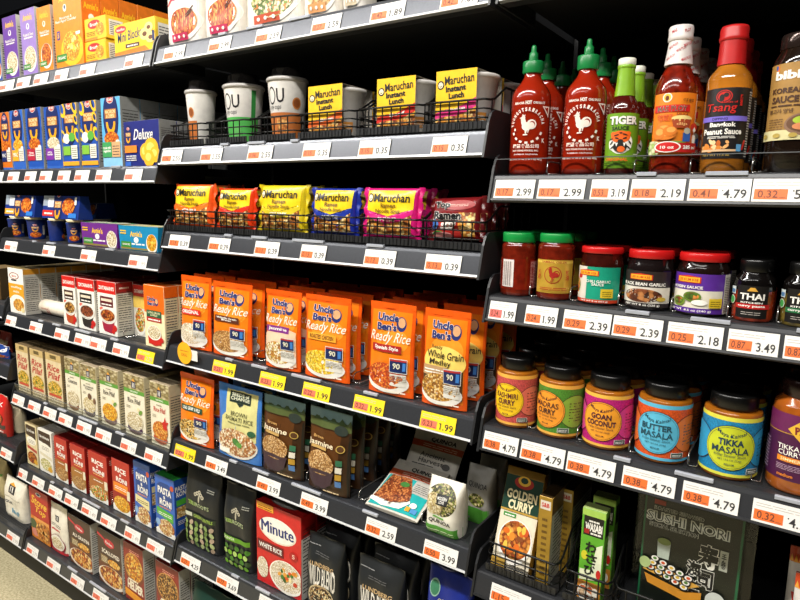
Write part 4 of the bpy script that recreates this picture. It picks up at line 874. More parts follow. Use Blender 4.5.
pou('D1', 2, 13, 330, .10, .04, 'brown red bag in shadow behind the blue lettered bag', M('#6b2418', .35), lambda c: c.rect(.1, .4, .9, .6, M('#8a7a5a')), name='crisp_bread_bag', cat='bag', kind='standup')
# ================================================================== MIDDLE BAY: noodles, rice pouches
def d_chili(title, ink, band, fd):
    def d(c):
        c.rect(0, 0, 1, 1, M('#ece6dc', .42)); c.text('SWEET', .3, .66, .3, .04, ink, .02); c.text(title, .5, .60, .62, .09, ink, .012); c.ell(.2, .56, .12, .02, M('#c8202c'), rot=.6)
        c.ell(.55, .26, .44, .22, M('#f4f0e6')); c.ell(.55, .27, .37, .18, fd); c.quad((.62, .36), (.64, .35), (1, .52), (1, .54), M('#4a2a18')); c.quad((.62, .33), (.64, .32), (1, .47), (1, .49), M('#4a2a18'))
        c.rect(.22, .05, .68, .14, band); 
        for i in range(3): c.ell(.31+.14*i, .095, .03, .02, WHITE)
    return d
NB = M('#e3dccf', .45)
TR_ = food(['#d8622c', '#c44c1c', '#e88a3a', '#e9a050', '#a83c14'], 260, stretch=(1, 1, .4)); TR2 = food(['#7f9a2c', '#e9d8a0', '#c87a2a', '#4d6b1c', '#f0e6c0'], 170); TR3 = food(['#e9c08a', '#d89a54', '#f3dcae'], 150)
for i, (a, b, t, d, lab) in enumerate([(169.5, 209, -28, d_chili('CHILI', M('#c23a6a'), M('#c8345e'), TR_), 'white noodle bag with pink lettering, leftmost on the topmost middle shelf'), (211, 249, -38, d_chili('CHILI', M('#c23a6a'), M('#c8345e'), TR_), 'white noodle bag with pink band, second from the left'),
                                    (251, 307, -58, d_chili('THAI', M('#8a5a34'), M('#c8583a'), TR2), 'white noodle bag with green vegetables and a rust band, third from the left'), (309, 346, -70, d_chili('PAD', M('#b8743a'), M('#e3a066'), TR3), 'white noodle bag with a pale orange band, fourth from the left'), (348, 372, -80, d_chili('PAD', M('#b8743a'), M('#d8c8a8'), TR3), 'white noodle bag cut by the top edge, fifth from the left')]):
    pou('B1', a, b, t, .034, .05, lab, NB, d, name='noodle_bag', cat='bag', kind='gusset', seal=NB, seed=i, group='white noodle bags')
# --- paper noodle cups
def noodlecup(bi, p0, p1, prim, plid, y0, label, lower, side):
    z = deck(SHELF['B2'][1])+.0055; zz = z+.12; x, y, r = roundat(p0, p1, zz, y0); b0, b1 = BASK['B2'][bi]; x = min(max(x, b0+r+.003), b1-r-.003)
    h = Zat(prim, x, y)-z; hl = Zat(plid, x, y)-z
    T = thing('noodle_cup', label, 'cup', (x, y, z), 'paper noodle cups'); rb = r*.72
    mb = MB(); mb.lathe([(rb*.94, 0), (rb, .002), (r*.97, h-.003)], M('#e7e3dc', .5), 36)
    c = curvedc(mb, r*.85, -1.5, 1.75, .003, h-.005, lambda q: rb+(r*.97-rb)*q/h)
    c.rect(0, 0, 1, .46, lower)
    c.ell(.40, .745, .085, .15, M('#1d1a1c'), inner=.80); c.text('U', .575, .74, .14, .24, M('#1d1a1c'), .015); c.text('my cups', .47, .53, .24, .08, M('#1d1a1c'), .0, shear=.2)
    if side: c.ell(.86, .62, .08, .1, M('#c9803c')); c.ell(.86, .62, .06, .075, M('#8e4a1c'))
    else: c.rect(.84, .42, .92, .95, M('#2f8a3c'))
    c.lines(.02, .5, .3, .92, 8, M('#8a8078'), .3); c.rect(.5, .0, .7, .36, food(['#c9803c', '#a85a20', '#e0a860'], 150)) if side else c.rect(.5, .06, .66, .3, M('#5fae5a'))
    cb = mb.build('cup', T); cb.rotation_euler.z = -1.2 if bi == 0 else 0
    mb = MB(); LIDM = M('#2a2829', .12, 0, 0, coat=.6)
    mb.lathe([(r*.985, h-.006), (r*1.035, h-.005), (r*1.045, h), (r*1.0, h+.003), (r*.86, h+.004)], M('#b8b4b0', .2, 0, 0), 36)
    mb.build('lid_rim', T)
    mb = MB(); mb.lathe([(r*.87, h+.004), (r*.8, h+.006), (r*.76, hl-.004), (r*.7, hl), (0, hl)], LIDM, 36, ripple=.012); mb.build('lid', T)
noodlecup(0, 182.5, 214, 93, 82, .045, 'paper noodle cup seen from its text side, leftmost basket', M('#b8682c'), True)
noodlecup(1, 222.5, 264, 88, 76, .045, 'paper noodle cup with a green lower half', M('#4aa84c'), False)
noodlecup(2, 266, 307, 81, 70, .045, 'paper noodle cup with an orange round badge', M('#b9692e'), True)
# --- lunch cups in printed sleeves
def lunch(p0, p1, pt, pc1, y0, label, band, ttl, n=1):
    z = deck(SHELF['B2'][1])+.0055; x0, x1 = Xat(p0, z, y0), Xat(p1, z, y0); w = x1-x0; h = Zat(pt, x0, y0)-z
    T = thing('lunch_cup', label, 'cup', ((x0+x1)/2, y0, z), 'sleeved lunch cups')
    r = .048; cy = .052; cx = w*.12; hc = h*.985
    mb = MB(); mb.lathe([(r*.68, .001), (r*.7, .003), (r*.95, hc-.01), (r, hc-.009), (r*1.02, hc-.005), (r, hc-.002), (0, hc-.002)], M('#e3dfda', .5), 36, cx, cy)
    c = curvedc(mb, r*.85, .35, 1.75, .006, hc-.014, lambda q: r*.7+r*.25*(q-.003)/hc, cy=cy, cx=cx)
    c.text('Maruchan', .45, .66, .9, .16, M('#8e1c24'), .03); c.lines(.1, .36, .7, .5, 3, M('#b0404a'), .4); c.rect(.12, .05, .6, .3, M('#d8903c')); c.lines(.15, .08, .55, .26, 4, WHITE, .3)
    mb.build('cup', T)
    mb = MB(); t = .0009; dp = .104
    for (a, b_, e, f) in ((0, t, 0, h), (dp-t, dp, 0, h)): mb.box(-w/2, w/2, a, b_, e, f, M('#d8d2c6', .5))
    mb.box(-w/2, w/2, 0, dp, h, h+t, M('#8d8478', .5))
    c = flat(mb, (-w/2, 0, 0), (1, 0, 0), (0, 0, 1), w, h+t); c.rect(0, 0, 1, 1, M('#f5c31c', .4)); c.rect(0, .0, 1, .30, SOUP); c.poly([(0, .28), (.25, .34), (.5, .34), (.75, .42), (1, .52), (1, .36), (.75, .27), (.5, .22), (.25, .22), (0, .18)], band)
    c.ell(.12, .76, .085, .075, M('#171516')); c.ell(.12, .76, .06, .052, M('#f5e9c0')); c.ell(.12, .75, .03, .025, M('#171516'), arc=(PI, 2*PI), inner=.5)
    c.text('Maruchan', .58, .84, .72, .15, M('#141213'), .045, rot=.05); c.text('Instant', .5, .69, .5, .10, M('#141213'), .04, rot=.05); c.text('Lunch', .52, .57, .38, .10, M('#141213'), .04, rot=.05); c.text(ttl, .55, .33, .4, .06, WHITE, .03, rot=.1)
    mb.build('sleeve', T)
    if n: row(T, n, .112, label.split(',')[0], 'sleeved lunch cups')
lunch(308.5, 342, 87.5, 362, .022, 'lunch cup in an orange banded sleeve', M('#e8641c'), 'Chicken')
lunch(376.5, 414.5, 80, 431, .022, 'lunch cup in a red banded sleeve', M('#d8261c'), 'Beef')
lunch(435, 475, 72.5, 498, .022, 'lunch cup in a pink banded sleeve', M('#d8287c'), 'Shrimp', 2)
# --- ramen packets
def d_ramen(edge, body, band, ttl):
    def d(c):
        c.rect(0, 0, 1, 1, edge); c.rect(.06, .0, .94, .48, SOUP); c.poly([(.04, .95), (.96, .95), (.96, .58), (.72, .44), (.5, .40), (.28, .44), (.04, .56)], M('#f3cd20', .3)); c.poly([(.04, .56), (.28, .44), (.5, .40), (.72, .44), (.96, .58), (.96, .49), (.72, .33), (.5, .29), (.28, .33), (.04, .46)], band)
        c.ell(.12, .8, .065, .09, M('#171516')); c.ell(.12, .8, .046, .064, M('#f5e9c0')); c.ell(.12, .79, .024, .03, M('#171516'), arc=(PI, 2*PI), inner=.5)
        c.text('Maruchan', .55, .80, .7, .17, M('#141213', .4), .045, rot=.0); c.text('Ramen', .5, .645, .3, .09, M('#6a4a14'), .02); c.text('Noodle Soup', .5, .53, .5, .1, M('#6a4a14'), .02); c.text(ttl, .5, .37, .4, .09, WHITE, .03)
    return d
for i, (a, b, t, bs, edge, band, ttl, lab, rz) in enumerate([(175, 208, 185, 226, M('#e9581c', .28), M('#e8701c', .3), 'CHILI', 'orange ramen packet, leftmost in the baskets', .0), (212, 248, 189, 231, M('#e23c14', .28), M('#d8301c', .3), 'CHICKEN', 'red orange ramen packet, second from the left', .0),
                                                        (254, 300, 186, 234, M('#d9c01c', .28), M('#d8c32a', .3), 'CREAMY', 'yellow ramen packet in the third basket', 0), (306, 351, 189, 236, M('#1c2f96', .28), M('#22389c', .3), 'ORIENTAL', 'blue edged ramen packet in the fourth basket', 0), (362, 415, 189, 236, M('#d81c78', .28), M('#d4207c', .3), 'SHRIMP', 'pink edged ramen packet in the fifth basket', 0)]):
    z = deck(SHELF['B3'][1])+.011; y0 = .034
    b0, b1 = BASK['B3'][i]; x0, x1 = b0+.0135, b1-.0135; y0 = .0215; zt = Zat(t, x0, y0+.016)
    T = pouch('ramen_packet', lab, 'packet', x0, x1, z, zt, y0, .032, edge, d_ramen(edge, None, band, ttl), kind='pillow', seal=edge, seals='ends', seed=i+3, group='ramen packets', back=edge, lean=.08)
    row(T, 1 if i in (1, 3) else 2, .046, lab.split(',')[0], 'ramen packets', 0)
def d_top(c):
    c.rect(0, 0, 1, 1, M('#7a1418', .3)); c.rect(.62, .0, 1, .62, SOUP); c.quad((0, .0), (.7, 0), (.6, .42), (0, .5), M('#b3201f', .3)); c.ell(.6, .8, .34, .12, M('#9c2a2a')); c.lines(.4, .77, .8, .84, 2, M('#d8a89a'), .4)
    c.text('Top', .26, .80, .36, .2, WHITE, .08, rot=-.05); c.text('Top', .26, .80, .35, .19, BLACK, .05, rot=-.05); c.text('Ramen', .38, .56, .62, .2, WHITE, .08, rot=-.05); c.text('Ramen', .38, .56, .61, .19, BLACK, .05, rot=-.05)
    c.ell(.1, .35, .09, .13, M('#2a6ab8')); c.text('BEEF', .42, .33, .34, .14, WHITE, .04); c.ell(.2, .14, .12, .07, GRN); c.ell(.3, .1, .2, .08, M('#d88a8a'))
b0, b1 = BASK['B3'][5]
T = pouch('ramen_packet', 'dark red ramen packet leaning in the rightmost basket', 'packet', b0+.020, b1-.015, deck(SHELF['B3'][1])+.0135, Zat(199, b0+.03, .045), .024, .034, M('#6a1216', .28), d_top, kind='pillow', seal=M('#5a0e12', .3), seals='ends', seed=9, group='ramen packets', lean=.15, roll=-.05)
row(T, 2, .05, 'dark red ramen packet in the rightmost basket', 'ramen packets', 0)
# --- orange rice pouches
UBO = M('#ea5a10', .3, coat=.15)
BADGE = M('#16295c', .35)
def badge(c, u, v, w, h):
    c.rect(u, v, u+w, v+h, M('#d9d9d2')); c.rect(u+.01, v+.008, u+w-.01, v+h-.008, BADGE); c.rect(u+.01, v+h*.82, u+w-.01, v+h-.008, M('#b02a2a')); c.rect(u+.06*w/.3, v+h*.25, u+w*.68, v+h*.75, M('#14224e')); c.text('90', u+w*.42, v+h*.5, w*.4, h*.4, M('#e0dcc0'), .02); c.rect(u+w*.76, v+h*.2, u+w*.93, v+h*.76, M('#3a78c0')); c.lines(u+.02, v-h*.55, u+w, v-h*.08, 4, M('#8a8478'), .35)
def d_ub(band, ttl, fd, style='', bandink=WHITE, lower=None):
    def d(c):
        c.poly([(.06, .06), (.94, .06), (.95, .6), (.94, .92), (.06, .92), (.05, .6)], M('#f07d14', .3))
        c.ell(.55, .6, .36, .14, M('#f6962a', .3))
        ubface(c, .48, .80, .72, .20)
        if lower: c.poly([(.06, .06), (.94, .06), (.94, .5), (.7, .54), (.3, .52), (.06, .44)], lower)
        if style == 'medley':
            c.ell(.52, .48, .46, .16, M('#f2d36a', .3)); c.rect(.06, .1, .94, .40, M('#4f3318', .35)); c.rect(.06, .33, .64, .43, M('#b9946a', .35)); c.lines(.1, .35, .58, .41, 2, WHITE, .4)
            c.text('Ready', .36, .62, .26, .05, M('#6a5220'), .01); c.text('Whole Grain', .54, .55, .80, .075, M('#2c2418'), .012); c.text('Medley', .46, .465, .5, .075, M('#2c2418'), .012)
        else:
            c.text('Ready Rice', .5, .625, .90, .14, M('#f8eedd', .35), .004, shear=.35); c.rect(.12, .475, .78, .555, band); c.text(ttl, .45, .515, .54, .05, bandink, .025)
        c.ell(.5, .15, .45, .125, M('#e7e4dd', .35)); c.ell(.46, .215, .41, .145, fd); c.rect(.57, .12, .9, .25, M('#dedbd2')); badge(c, .56, .265, .36, .155); c.lines(.45, .045, .9, .065, 1, M('#f3e6d6'), .7)
    return d
MEDF = food(['#d9a64a', '#c08430', '#ecd096', '#8c5a22'], 260)
for i, (a, b, t, band, ttl, fd, lab, st, lw) in enumerate([(183.5, 212, 275, M('#d9281c'), 'ORIGINAL', RICE, 'orange rice pouch with a red label, leftmost of six', '', None), (215, 252.5, 281, M('#5a2614'), 'Whole Grain\nBrown', BROWNRICE, 'orange rice pouch with a dark brown label, second of six', '', None),
                                                        (267.5, 301, 289, M('#7a2580'), 'Jasmine', food(['#e9d9a8', '#f3ead0', '#c99a3c', '#b9772c'], 220), 'orange rice pouch with a purple label, third of six', '', M('#f0c8a8', .3)), (306.5, 350, 294, M('#e8a22c'), 'ROASTED CHICKEN', food(['#f2cf2a', '#e0b01c', '#f8e26a'], 260), 'orange rice pouch with yellow rice, fourth of six', '', None),
                                                        (370, 413.5, 301, M('#a31c1c'), 'Spanish Style', food(['#d9601c', '#c0420f', '#ef8f38', '#b83a1a'], 260), 'orange rice pouch with red rice and red label, fifth of six', '', None), (423, 467, 308, None, '', MEDF, 'orange and yellow whole grain pouch at the right end', 'medley', None)]):
    pou('B4', a-1, b, t, .018, .026, lab, UBO, d_ub(band, ttl, fd, st, WHITE if i != 3 else M('#6a3a10'), lw), name='rice_pouch', n=3 if i == 5 else 5, step=.075 if i == 5 else .041, what=lab.split(',')[0].replace(' at the right end', ''), group='orange rice pouches', seal=UBO, seed=i+20, lean=.025)
# --- brown rice shelf
pou('B5', 181, 214, 372, .018, .026, 'orange rice pouch with a dark green label on the shelf below the six', UBO, d_ub(M('#1f4a34'), 'LONG GRAIN & WILD', food(['#e0b858', '#c99434', '#f0d898', '#3c2814'], 230)), n=1, what='orange rice pouch with a dark green label', group='green labelled rice pouches', seal=UBO, seed=31, lean=.04, step=.045)
def d_seeds(c):
    c.rect(0, 0, 1, 1, M('#3a76c0', .3)); c.poly([(.22, .95), (.93, .95), (.93, .3), (.12, .3), (.12, .55), (.22, .62)], M('#d6d08c', .35)); c.rect(.3, .78, .78, .93, M('#20302a', .4)); c.text('SEEDS of\nCHANGE', .54, .865, .42, .10, M('#d9dcc0'), .025); c.poly([(.46, .78), (.62, .78), (.54, .73)], M('#20302a'))
    c.text('BROWN\nBASMATI RICE', .55, .60, .62, .13, M('#5a5a3a'), .01); c.lines(.3, .5, .8, .53, 1, M('#8a8a5a'), .5); c.ell(.5, .22, .46, .2, M('#e0dcd2')); c.ell(.5, .24, .44, .19, food(['#e9d2ac', '#d0a574', '#a8663a', '#f3e6cc', '#b9793e'], 190)); c.ell(.52, .26, .09, .05, M('#3f7a34')); c.ell(.6, .23, .07, .04, M('#5a963f')); c.ell(.85, .42, .08, .04, M('#2c5a3c')); c.rect(.1, .06, .36, .13, WHITE)
pou('B5', 219.5, 262, 382, .018, .028, 'blue edged brown rice pouch with a cream panel', M('#2f6ab8', .3, coat=.15), d_seeds, n=2, what='blue edged brown rice pouch', group='blue edged rice pouches', seal=M('#2f6ab8', .3), seed=33, lean=.03, step=.045)
def d_jas(c):
    c.rect(0, 0, 1, .8, M('#38210e', .3)); c.rect(0, .35, .8, .76, M('#543010', .35)); c.rect(0, .78, 1, .9, M('#4f5a30', .35)); c.rect(0, .88, 1, 1, M('#6f8e96', .35))
    for k in range(5): c.poly([(.1+.2*k, .86), (.18+.2*k, .93), (.3+.2*k, .86)], M('#3c5230'))
    c.ell(.8, .79, .15, .06, M('#26302a'))
    c.text('Jasmine', .36, .58, .64, .085, M('#ead9b8'), .02); c.rect(.12, .52, .52, .555, M('#c09a5a')); c.text('Brown', .3, .665, .26, .04, M('#c99a5a'), .02); c.ell(.84, .58, .09, .045, M('#b99a4a')); c.ell(.84, .58, .07, .035, M('#4f3014'))
    c.poly([(.06, .28), (.74, .28), (.66, .12), (.5, .05), (.3, .05), (.14, .12)], M('#3a2430')); c.ell(.4, .36, .34, .15, food(['#c99c62', '#a87a40', '#e0be8c', '#8c5f2e'], 330)); c.ell(.4, .27, .35, .045, M('#3a2430'), arc=(PI, 2*PI))
    for k, q in enumerate(('#2f6a4a', '#d9d2c0', '#b58a2a', '#4f7ab0')): c.rect(.78, .38-.085*k, .9, .45-.085*k, M(q))
    c.lines(.5, .03, .85, .05, 1, M('#e0c8a0'), .7)
g = 'brown jasmine rice pouches'
JB = M('#1d1710', .3, coat=.15)
pou('B5', 263.5, 304, 394, .018, .035, 'left brown jasmine rice pouch beside the blue edged pouch', JB, d_jas, n=2, step=.052, what='brown jasmine rice pouch in the left row', group=g, seal=M('#2a3a30', .35), seed=35, lean=.05)
pou('B5', 309, 350, 406, .018, .035, 'right brown jasmine rice pouch beside the quinoa', JB, d_jas, n=4, step=.052, what='brown jasmine rice pouch in the right row', group=g, seal=M('#2a3a30', .35), seed=36, lean=.05)
# quinoa pouches lying back, and the bags beside them
def d_quin(full):
    def d(c):
        c.rect(0, 0, 1, 1, M('#d9d3c6', .38)); c.text('QUINOA', .6, .86, .5, .1, M('#1c1a1a'), .04); c.quad((.0, .68), (1, .68), (1, .8), (0, .8), M('#c4542c')); c.lines(.25, .71, .9, .78, 2, M('#f0cdb8'), .35)
        if full:
            c.rect(.04, .03, .96, .66, M('#22a6a4', .35)); c.rect(.6, .4, .97, .68, M('#b8b4aa')); c.lines(.64, .44, .94, .62, 5, INKB, .3)
            c.poly([(.04, .12), (.3, .08), (.62, .12), (.72, .24), (.68, .38), (.5, .66), (.1, .66)], food(['#a85a2a', '#8a3f18', '#c97d42', '#6b2c10'], 260)); c.poly([(.0, .11), (.3, .04), (.62, .08), (.75, .22), (.72, .26), (.6, .14), (.3, .10), (.0, .17)], WHITE)
            c.ell(.45, .52, .09, .05, M('#3f7a34')); c.ell(.82, .2, .06, .05, WHITE); c.rect(.72, .08, .8, .16, M('#e8a32c')); c.rect(.82, .07, .93, .15, M('#4a8ac0'))
        else: c.text('Ancient\nHarvest', .5, .5, .5, .2, M('#4a4640'), .01); c.ell(.8, .42, .07, .06, M('#4a4640')); c.lines(.15, .3, .6, .4, 2, INKB, .3)
    return d
zq = deck(-.725); QB = M('#d3cdc0', .35)
xa, xb = Xat(365, zq+.004, .024), Xat(417, zq+.004, .024)
qy, qz = YZat(401, 461, xa+.004); QL = math.atan2(qy-.025, qz-zq-.004); QH = qz-zq-.004
qy2, qz2 = YZat(417, 432, xa+.012)
pouch('quinoa_pouch', 'teal quinoa pouch leaning far back at the shelf front', 'pouch', xa, xb, zq+.001, zq+.001+QH, .018, .013, QB, d_quin(True), seal=QB, lean=QL, seed=41, group='quinoa pouches')
pouch('quinoa_pouch', 'grey quinoa pouch with a rust band leaning behind the teal one', 'pouch', xa+.006, xb+.01, zq+.016, qz2, qy2+.0-(qz2-zq-.016)*math.tan(.62), .02, QB, d_quin(False), seal=QB, lean=.62, seed=42, group='quinoa pouches')
def d_love(c):
    c.rect(0, 0, 1, 1, M('#e6e1d2', .4)); c.ell(.48, .66, .44, .28, PEBBLE); c.ell(.3, .58, .26, .2, food(['#d8c898', '#c2ae78', '#ebe0bc'], 260)); c.rect(.36, .6, .7, .78, M('#1a1a18')); c.rect(.38, .61, .68, .77, M('#242422')); c.text('MODERN\nLOVE', .53, .69, .26, .11, WHITE, .04)
    c.text('QUINOA', .5, .275, .66, .08, M('#2c2c28'), .03); c.rect(.28, .34, .62, .37, M('#5fa03c')); c.rect(0, 0, 1, .19, M('#4f9a34')); c.lines(.1, .05, .9, .14, 2, M('#cfe6b8'), .4)
pou('B5', 430.5, 464, 474, .020, .06, 'white quinoa bag with a black label and green base', M('#e3decf', .4), d_love, name='quinoa_bag', cat='bag', kind='gusset', base=zq+.0006, seed=44, group='quinoa bags')
GB = M('#8f8c84', .35)
pou('B5', 468, 497, 462, .105, .05, 'grey quinoa bag standing behind the white and green one', GB, lambda c: (c.rect(0, 0, 1, .3, M('#4f9a34')), c.text('QUINOA', .5, .7, .7, .1, INKB, .02), c.ell(.5, .45, .3, .12, PEBBLE)), name='quinoa_bag', cat='bag', kind='gusset', base=zq+.0006, seed=45, group='quinoa bags', n=1, step=.06, what='grey quinoa bag behind the white and green one')
# --- black bags and the red rice box
BK = M('#1d2022', .42, coat=.05)
def d_lentil(kind):
    def d(c):
        c.ell(.5, .66, .025, .05, M('#b9b29a'))
        for k in range(5): c.ell(.38+.06*k, .70+.02*(2-abs(2-k)), .045, .022, M('#b9b29a'), inner=.4)
        c.text('TRUROOTS', .5, .585, .62, .05, M('#aab88a'), .02); c.text('TRU', .29, .585, .22, .05, M('#7a9a34'), .03)
        if kind == 0:
            c.rect(.04, .40, .96, .46, M('#2c3a24')); c.rect(.04, .405, .3, .455, M('#c9cdb8')); c.text('GREEN LENTILS', .63, .43, .56, .04, M('#9ab84c'), .02)
            for i in range(6):
                for j in range(5):
                    q = ('#7f9a54', '#a8b47c', '#5d7a34', '#b09a84')[(i*3+j*2) % 4]; c.ell(.13+.15*i, .06+.068*j, .062, .028, M(q), rot=.7 if (i+j) % 2 else -.7); c.k -= 1
        else:
            c.rect(.04, .34, .96, .40, M('#5f9a1c')); c.text('QUINOA', .3, .37, .4, .04, M('#e0ecc0'), .02)
            for i in range(5):
                for j in range(4):
                    c.ell(.16+.17*i+.06*(j % 2), .05+.072*j, .07, .032, M(('#6fae1c', '#3f7a1c', '#a8c86a', '#2c4a1c')[(i*2+j*3) % 4])); c.k -= 1
        c.k += 1; c.lines(.72, .78, .92, .83, 2, M('#9a9a90'), .4)
    return d
pou('B6', 190, 224.5, 463, .034, .05, 'black bag printed with green lentils, left of two', BK, d_lentil(0), name='lentil_bag', cat='bag', kind='gusset', seal=BK, seed=51, n=1, step=.066, what='black bag printed with green lentils', group='black bags with green print')
pou('B6', 229.5, 258, 480, .034, .05, 'black bag with a green stripe and green dots, beside the red rice box', BK, d_lentil(1), name='quinoa_bag', cat='bag', kind='gusset', seal=BK, seed=52, n=1, step=.066, what='black bag with a green stripe and green dots', group='black bags with green stripe')
def d_min(c):
    c.rect(0, 0, 1, 1, M('#cf1c1c', .35)); c.ell(.48, .72, .42, .15, M('#e9dcc8')); c.ell(.48, .73, .40, .14, M('#fbf6ea')); [c.text('Minute', .48+q, .735, .72, .14, M('#1c2a6e'), 0, rot=.02) for q in (-.008, 0, .008)]; c.rect(.02, .92, .4, 1, M('#f0a62a')); c.lines(.05, .93, .36, .98, 2, M('#7a3a10'), .4)
    c.rect(.02, .42, .62, .54, M('#6a1418')); c.text('WHITE RICE', .32, .48, .52, .06, WHITE, .03); c.ell(.84, .5, .09, .055, M('#b01616')); c.text('5', .84, .5, .06, .05, M('#f0c8b8'), .02)
    c.ell(.14, .2, .13, .13, RICE); c.ell(.68, .2, .38, .2, M('#f4efe2')); c.ell(.68, .21, .35, .18, RICE); rr = random.Random(4)
    for k in range(22): c.ell(.7+rr.uniform(-.17, .2), .24+rr.uniform(-.07, .08), rr.uniform(.03, .06), rr.uniform(.018, .035), M(rr.choice(['#d9541c', '#3f7a2c', '#e8a33c', '#2c5a1c', '#e9862a', '#f0e0a8', '#c83c1c'])), rot=rr.uniform(0, 3), seg=9); c.k -= .5
def s_min(c): c.rect(0, .0, 1, .74, M('#d9d6d0', .5)); c.lines(.1, .76, .9, .9, 2, M('#8e1414'), .3); facts(c)
b6 = boxes('B6', 257.5, 301.5, 499.5, .036, .055, 'rice_box', 'red rice box with a white oval and blue script', 'box', RED, M('#b81818', .4), M('#c01a1a', .4), d_min, s_min, 2, 'red rice box with a white oval', 'red rice boxes with white ovals', topdraw=lambda c: (c.ell(.5, .5, .3, .3, M('#7a7470')), c.ell(.5, .5, .26, .25, M('#b8b4b0'))))
def d_wild(c):
    c.text('LUNDBERG', .52, .655, .66, .06, M('#c9a878'), .02); c.text('WILD BLEND', .53, .50, .76, .24, M('#e9e4d8'), .02, warp=.35); c.ell(.5, .19, .38, .20, M('#c9b890')); c.ell(.5, .19, .35, .185, food(['#d8c08a', '#3a2414', '#a87a44', '#1f1610', '#efe0b8'], 240)); c.text('RICE', .5, .375, .3, .03, M('#c9a878'), .02); c.lines(.3, .78, .7, .83, 2, M('#5a5a5a'), .4); c.lines(.08, .88, .4, .9, 1, M('#8a8a8a'), .5)
g = 'black wild rice bags'
pou('B6', 311, 345, 530, .034, .05, 'black wild rice bag beside the red rice box', BK, d_wild, name='rice_bag', cat='bag', kind='gusset', seal=BK, seed=54, n=2, step=.058, what='black wild rice bag in the left row', group=g)
pou('B6', 360, 404, 552, .034, .05, 'black wild rice bag, the right one at the bottom edge', BK, d_wild, name='rice_bag', cat='bag', kind='gusset', seal=BK, seed=55, n=2, step=.058, what='black wild rice bag in the right row', group=g)
def d_cal(c): c.ell(.2, .82, .12, .08, M('#8ab0a0')); c.ell(.2, .82, .1, .065, M('#3a7a5a')); c.text('ORGANIC', .55, .72, .5, .04, M('#c9b890'), .02); c.text('CALIFORNIA', .6, .64, .66, .07, M('#d9c898'), .02); c.text('Quinoa', .5, .45, .8, .16, M('#e9e4d8'), .02)
BL2 = M('#15277e', .35, coat=.1)
pou('B6', 428, 470, 562, .034, .05, 'dark blue bag with a round green seal at the bottom edge', BL2, d_cal, name='rice_bag', cat='bag', kind='gusset', seal=BL2, seed=56)
def d_jade(c): c.text('ROYAL', .6, .84, .3, .04, M('#b89a5a'), .02); c.text('Ancient\nGrains', .5, .7, .7, .14, M('#c9b27a'), .01)
DG = M('#12352c', .4)
pou('B7', 197, 246, 578, .034, .06, 'dark green bag at the bottom edge below the lentil bags', DG, d_jade, name='rice_bag', cat='bag', kind='gusset', seal=DG, seed=58)
# ================================================================== RIGHT BAY: bottles and jars
def cyl(key, p0, p1, zf, y0, plist, base=None):
    """place a round thing from the columns of its sides; plist rows become heights"""
    z = deck(SHELF[key][1])+.0004; x, y, rr = roundat(p0, p1, z+zf, y0); x = max(x, BAYS[3][0]+.005+rr)
    return x, y, z, rr, [Zat(p, x, y)-z for p in plist]
FACE = lambda x: math.atan2(-x, 1.06)
def neckprof(r, zs, zn, rn, n=7):            # shoulder curve from the body radius to the neck
    out = []
    for i in range(n+1):
        t = i/n; out.append((r+(rn-r)*(.5-.5*math.cos(PI*t)), zs+(zn-zs)*(t**.85)))
    return out
PRINT = M('#efe0d4', .45, 0, 0)
SRI = M('#95210b', .16, 0, .10, 25, coat=.5)
def rooster(c, u, v, s, ink, gap):
    a = c.w/c.h; E = lambda du, dv, ru, rv, m=ink, rot=0: c.ell(u+du*s, v+dv*s*a, ru*s, rv*s*a, m, rot=rot, seg=14)
    E(.0, -.02, .3, .26); E(-.2, .25, .15, .26, rot=.15); E(-.22, .5, .13, .12); E(.3, .1, .3, .30); E(.34, .12, .17, .18, gap); E(.3, .05, .17, .18)
    P = lambda *q: c.poly([(u+x*s, v+y*s*a) for x, y in q], ink)
    P((-.32, .55), (-.46, .48), (-.33, .44)); P((-.3, .58), (-.24, .74), (-.16, .62), (-.08, .7), (-.12, .55)); P((-.1, -.22), (.06, -.24), (.0, -.48), (-.06, -.48)); P((-.18, -.5), (.1, -.5), (.06, -.56), (-.2, -.58)); P((.1, -.2), (.18, -.2), (.12, -.42), (.08, -.42)); P((-.36, .4), (-.28, .42), (-.3, .28))
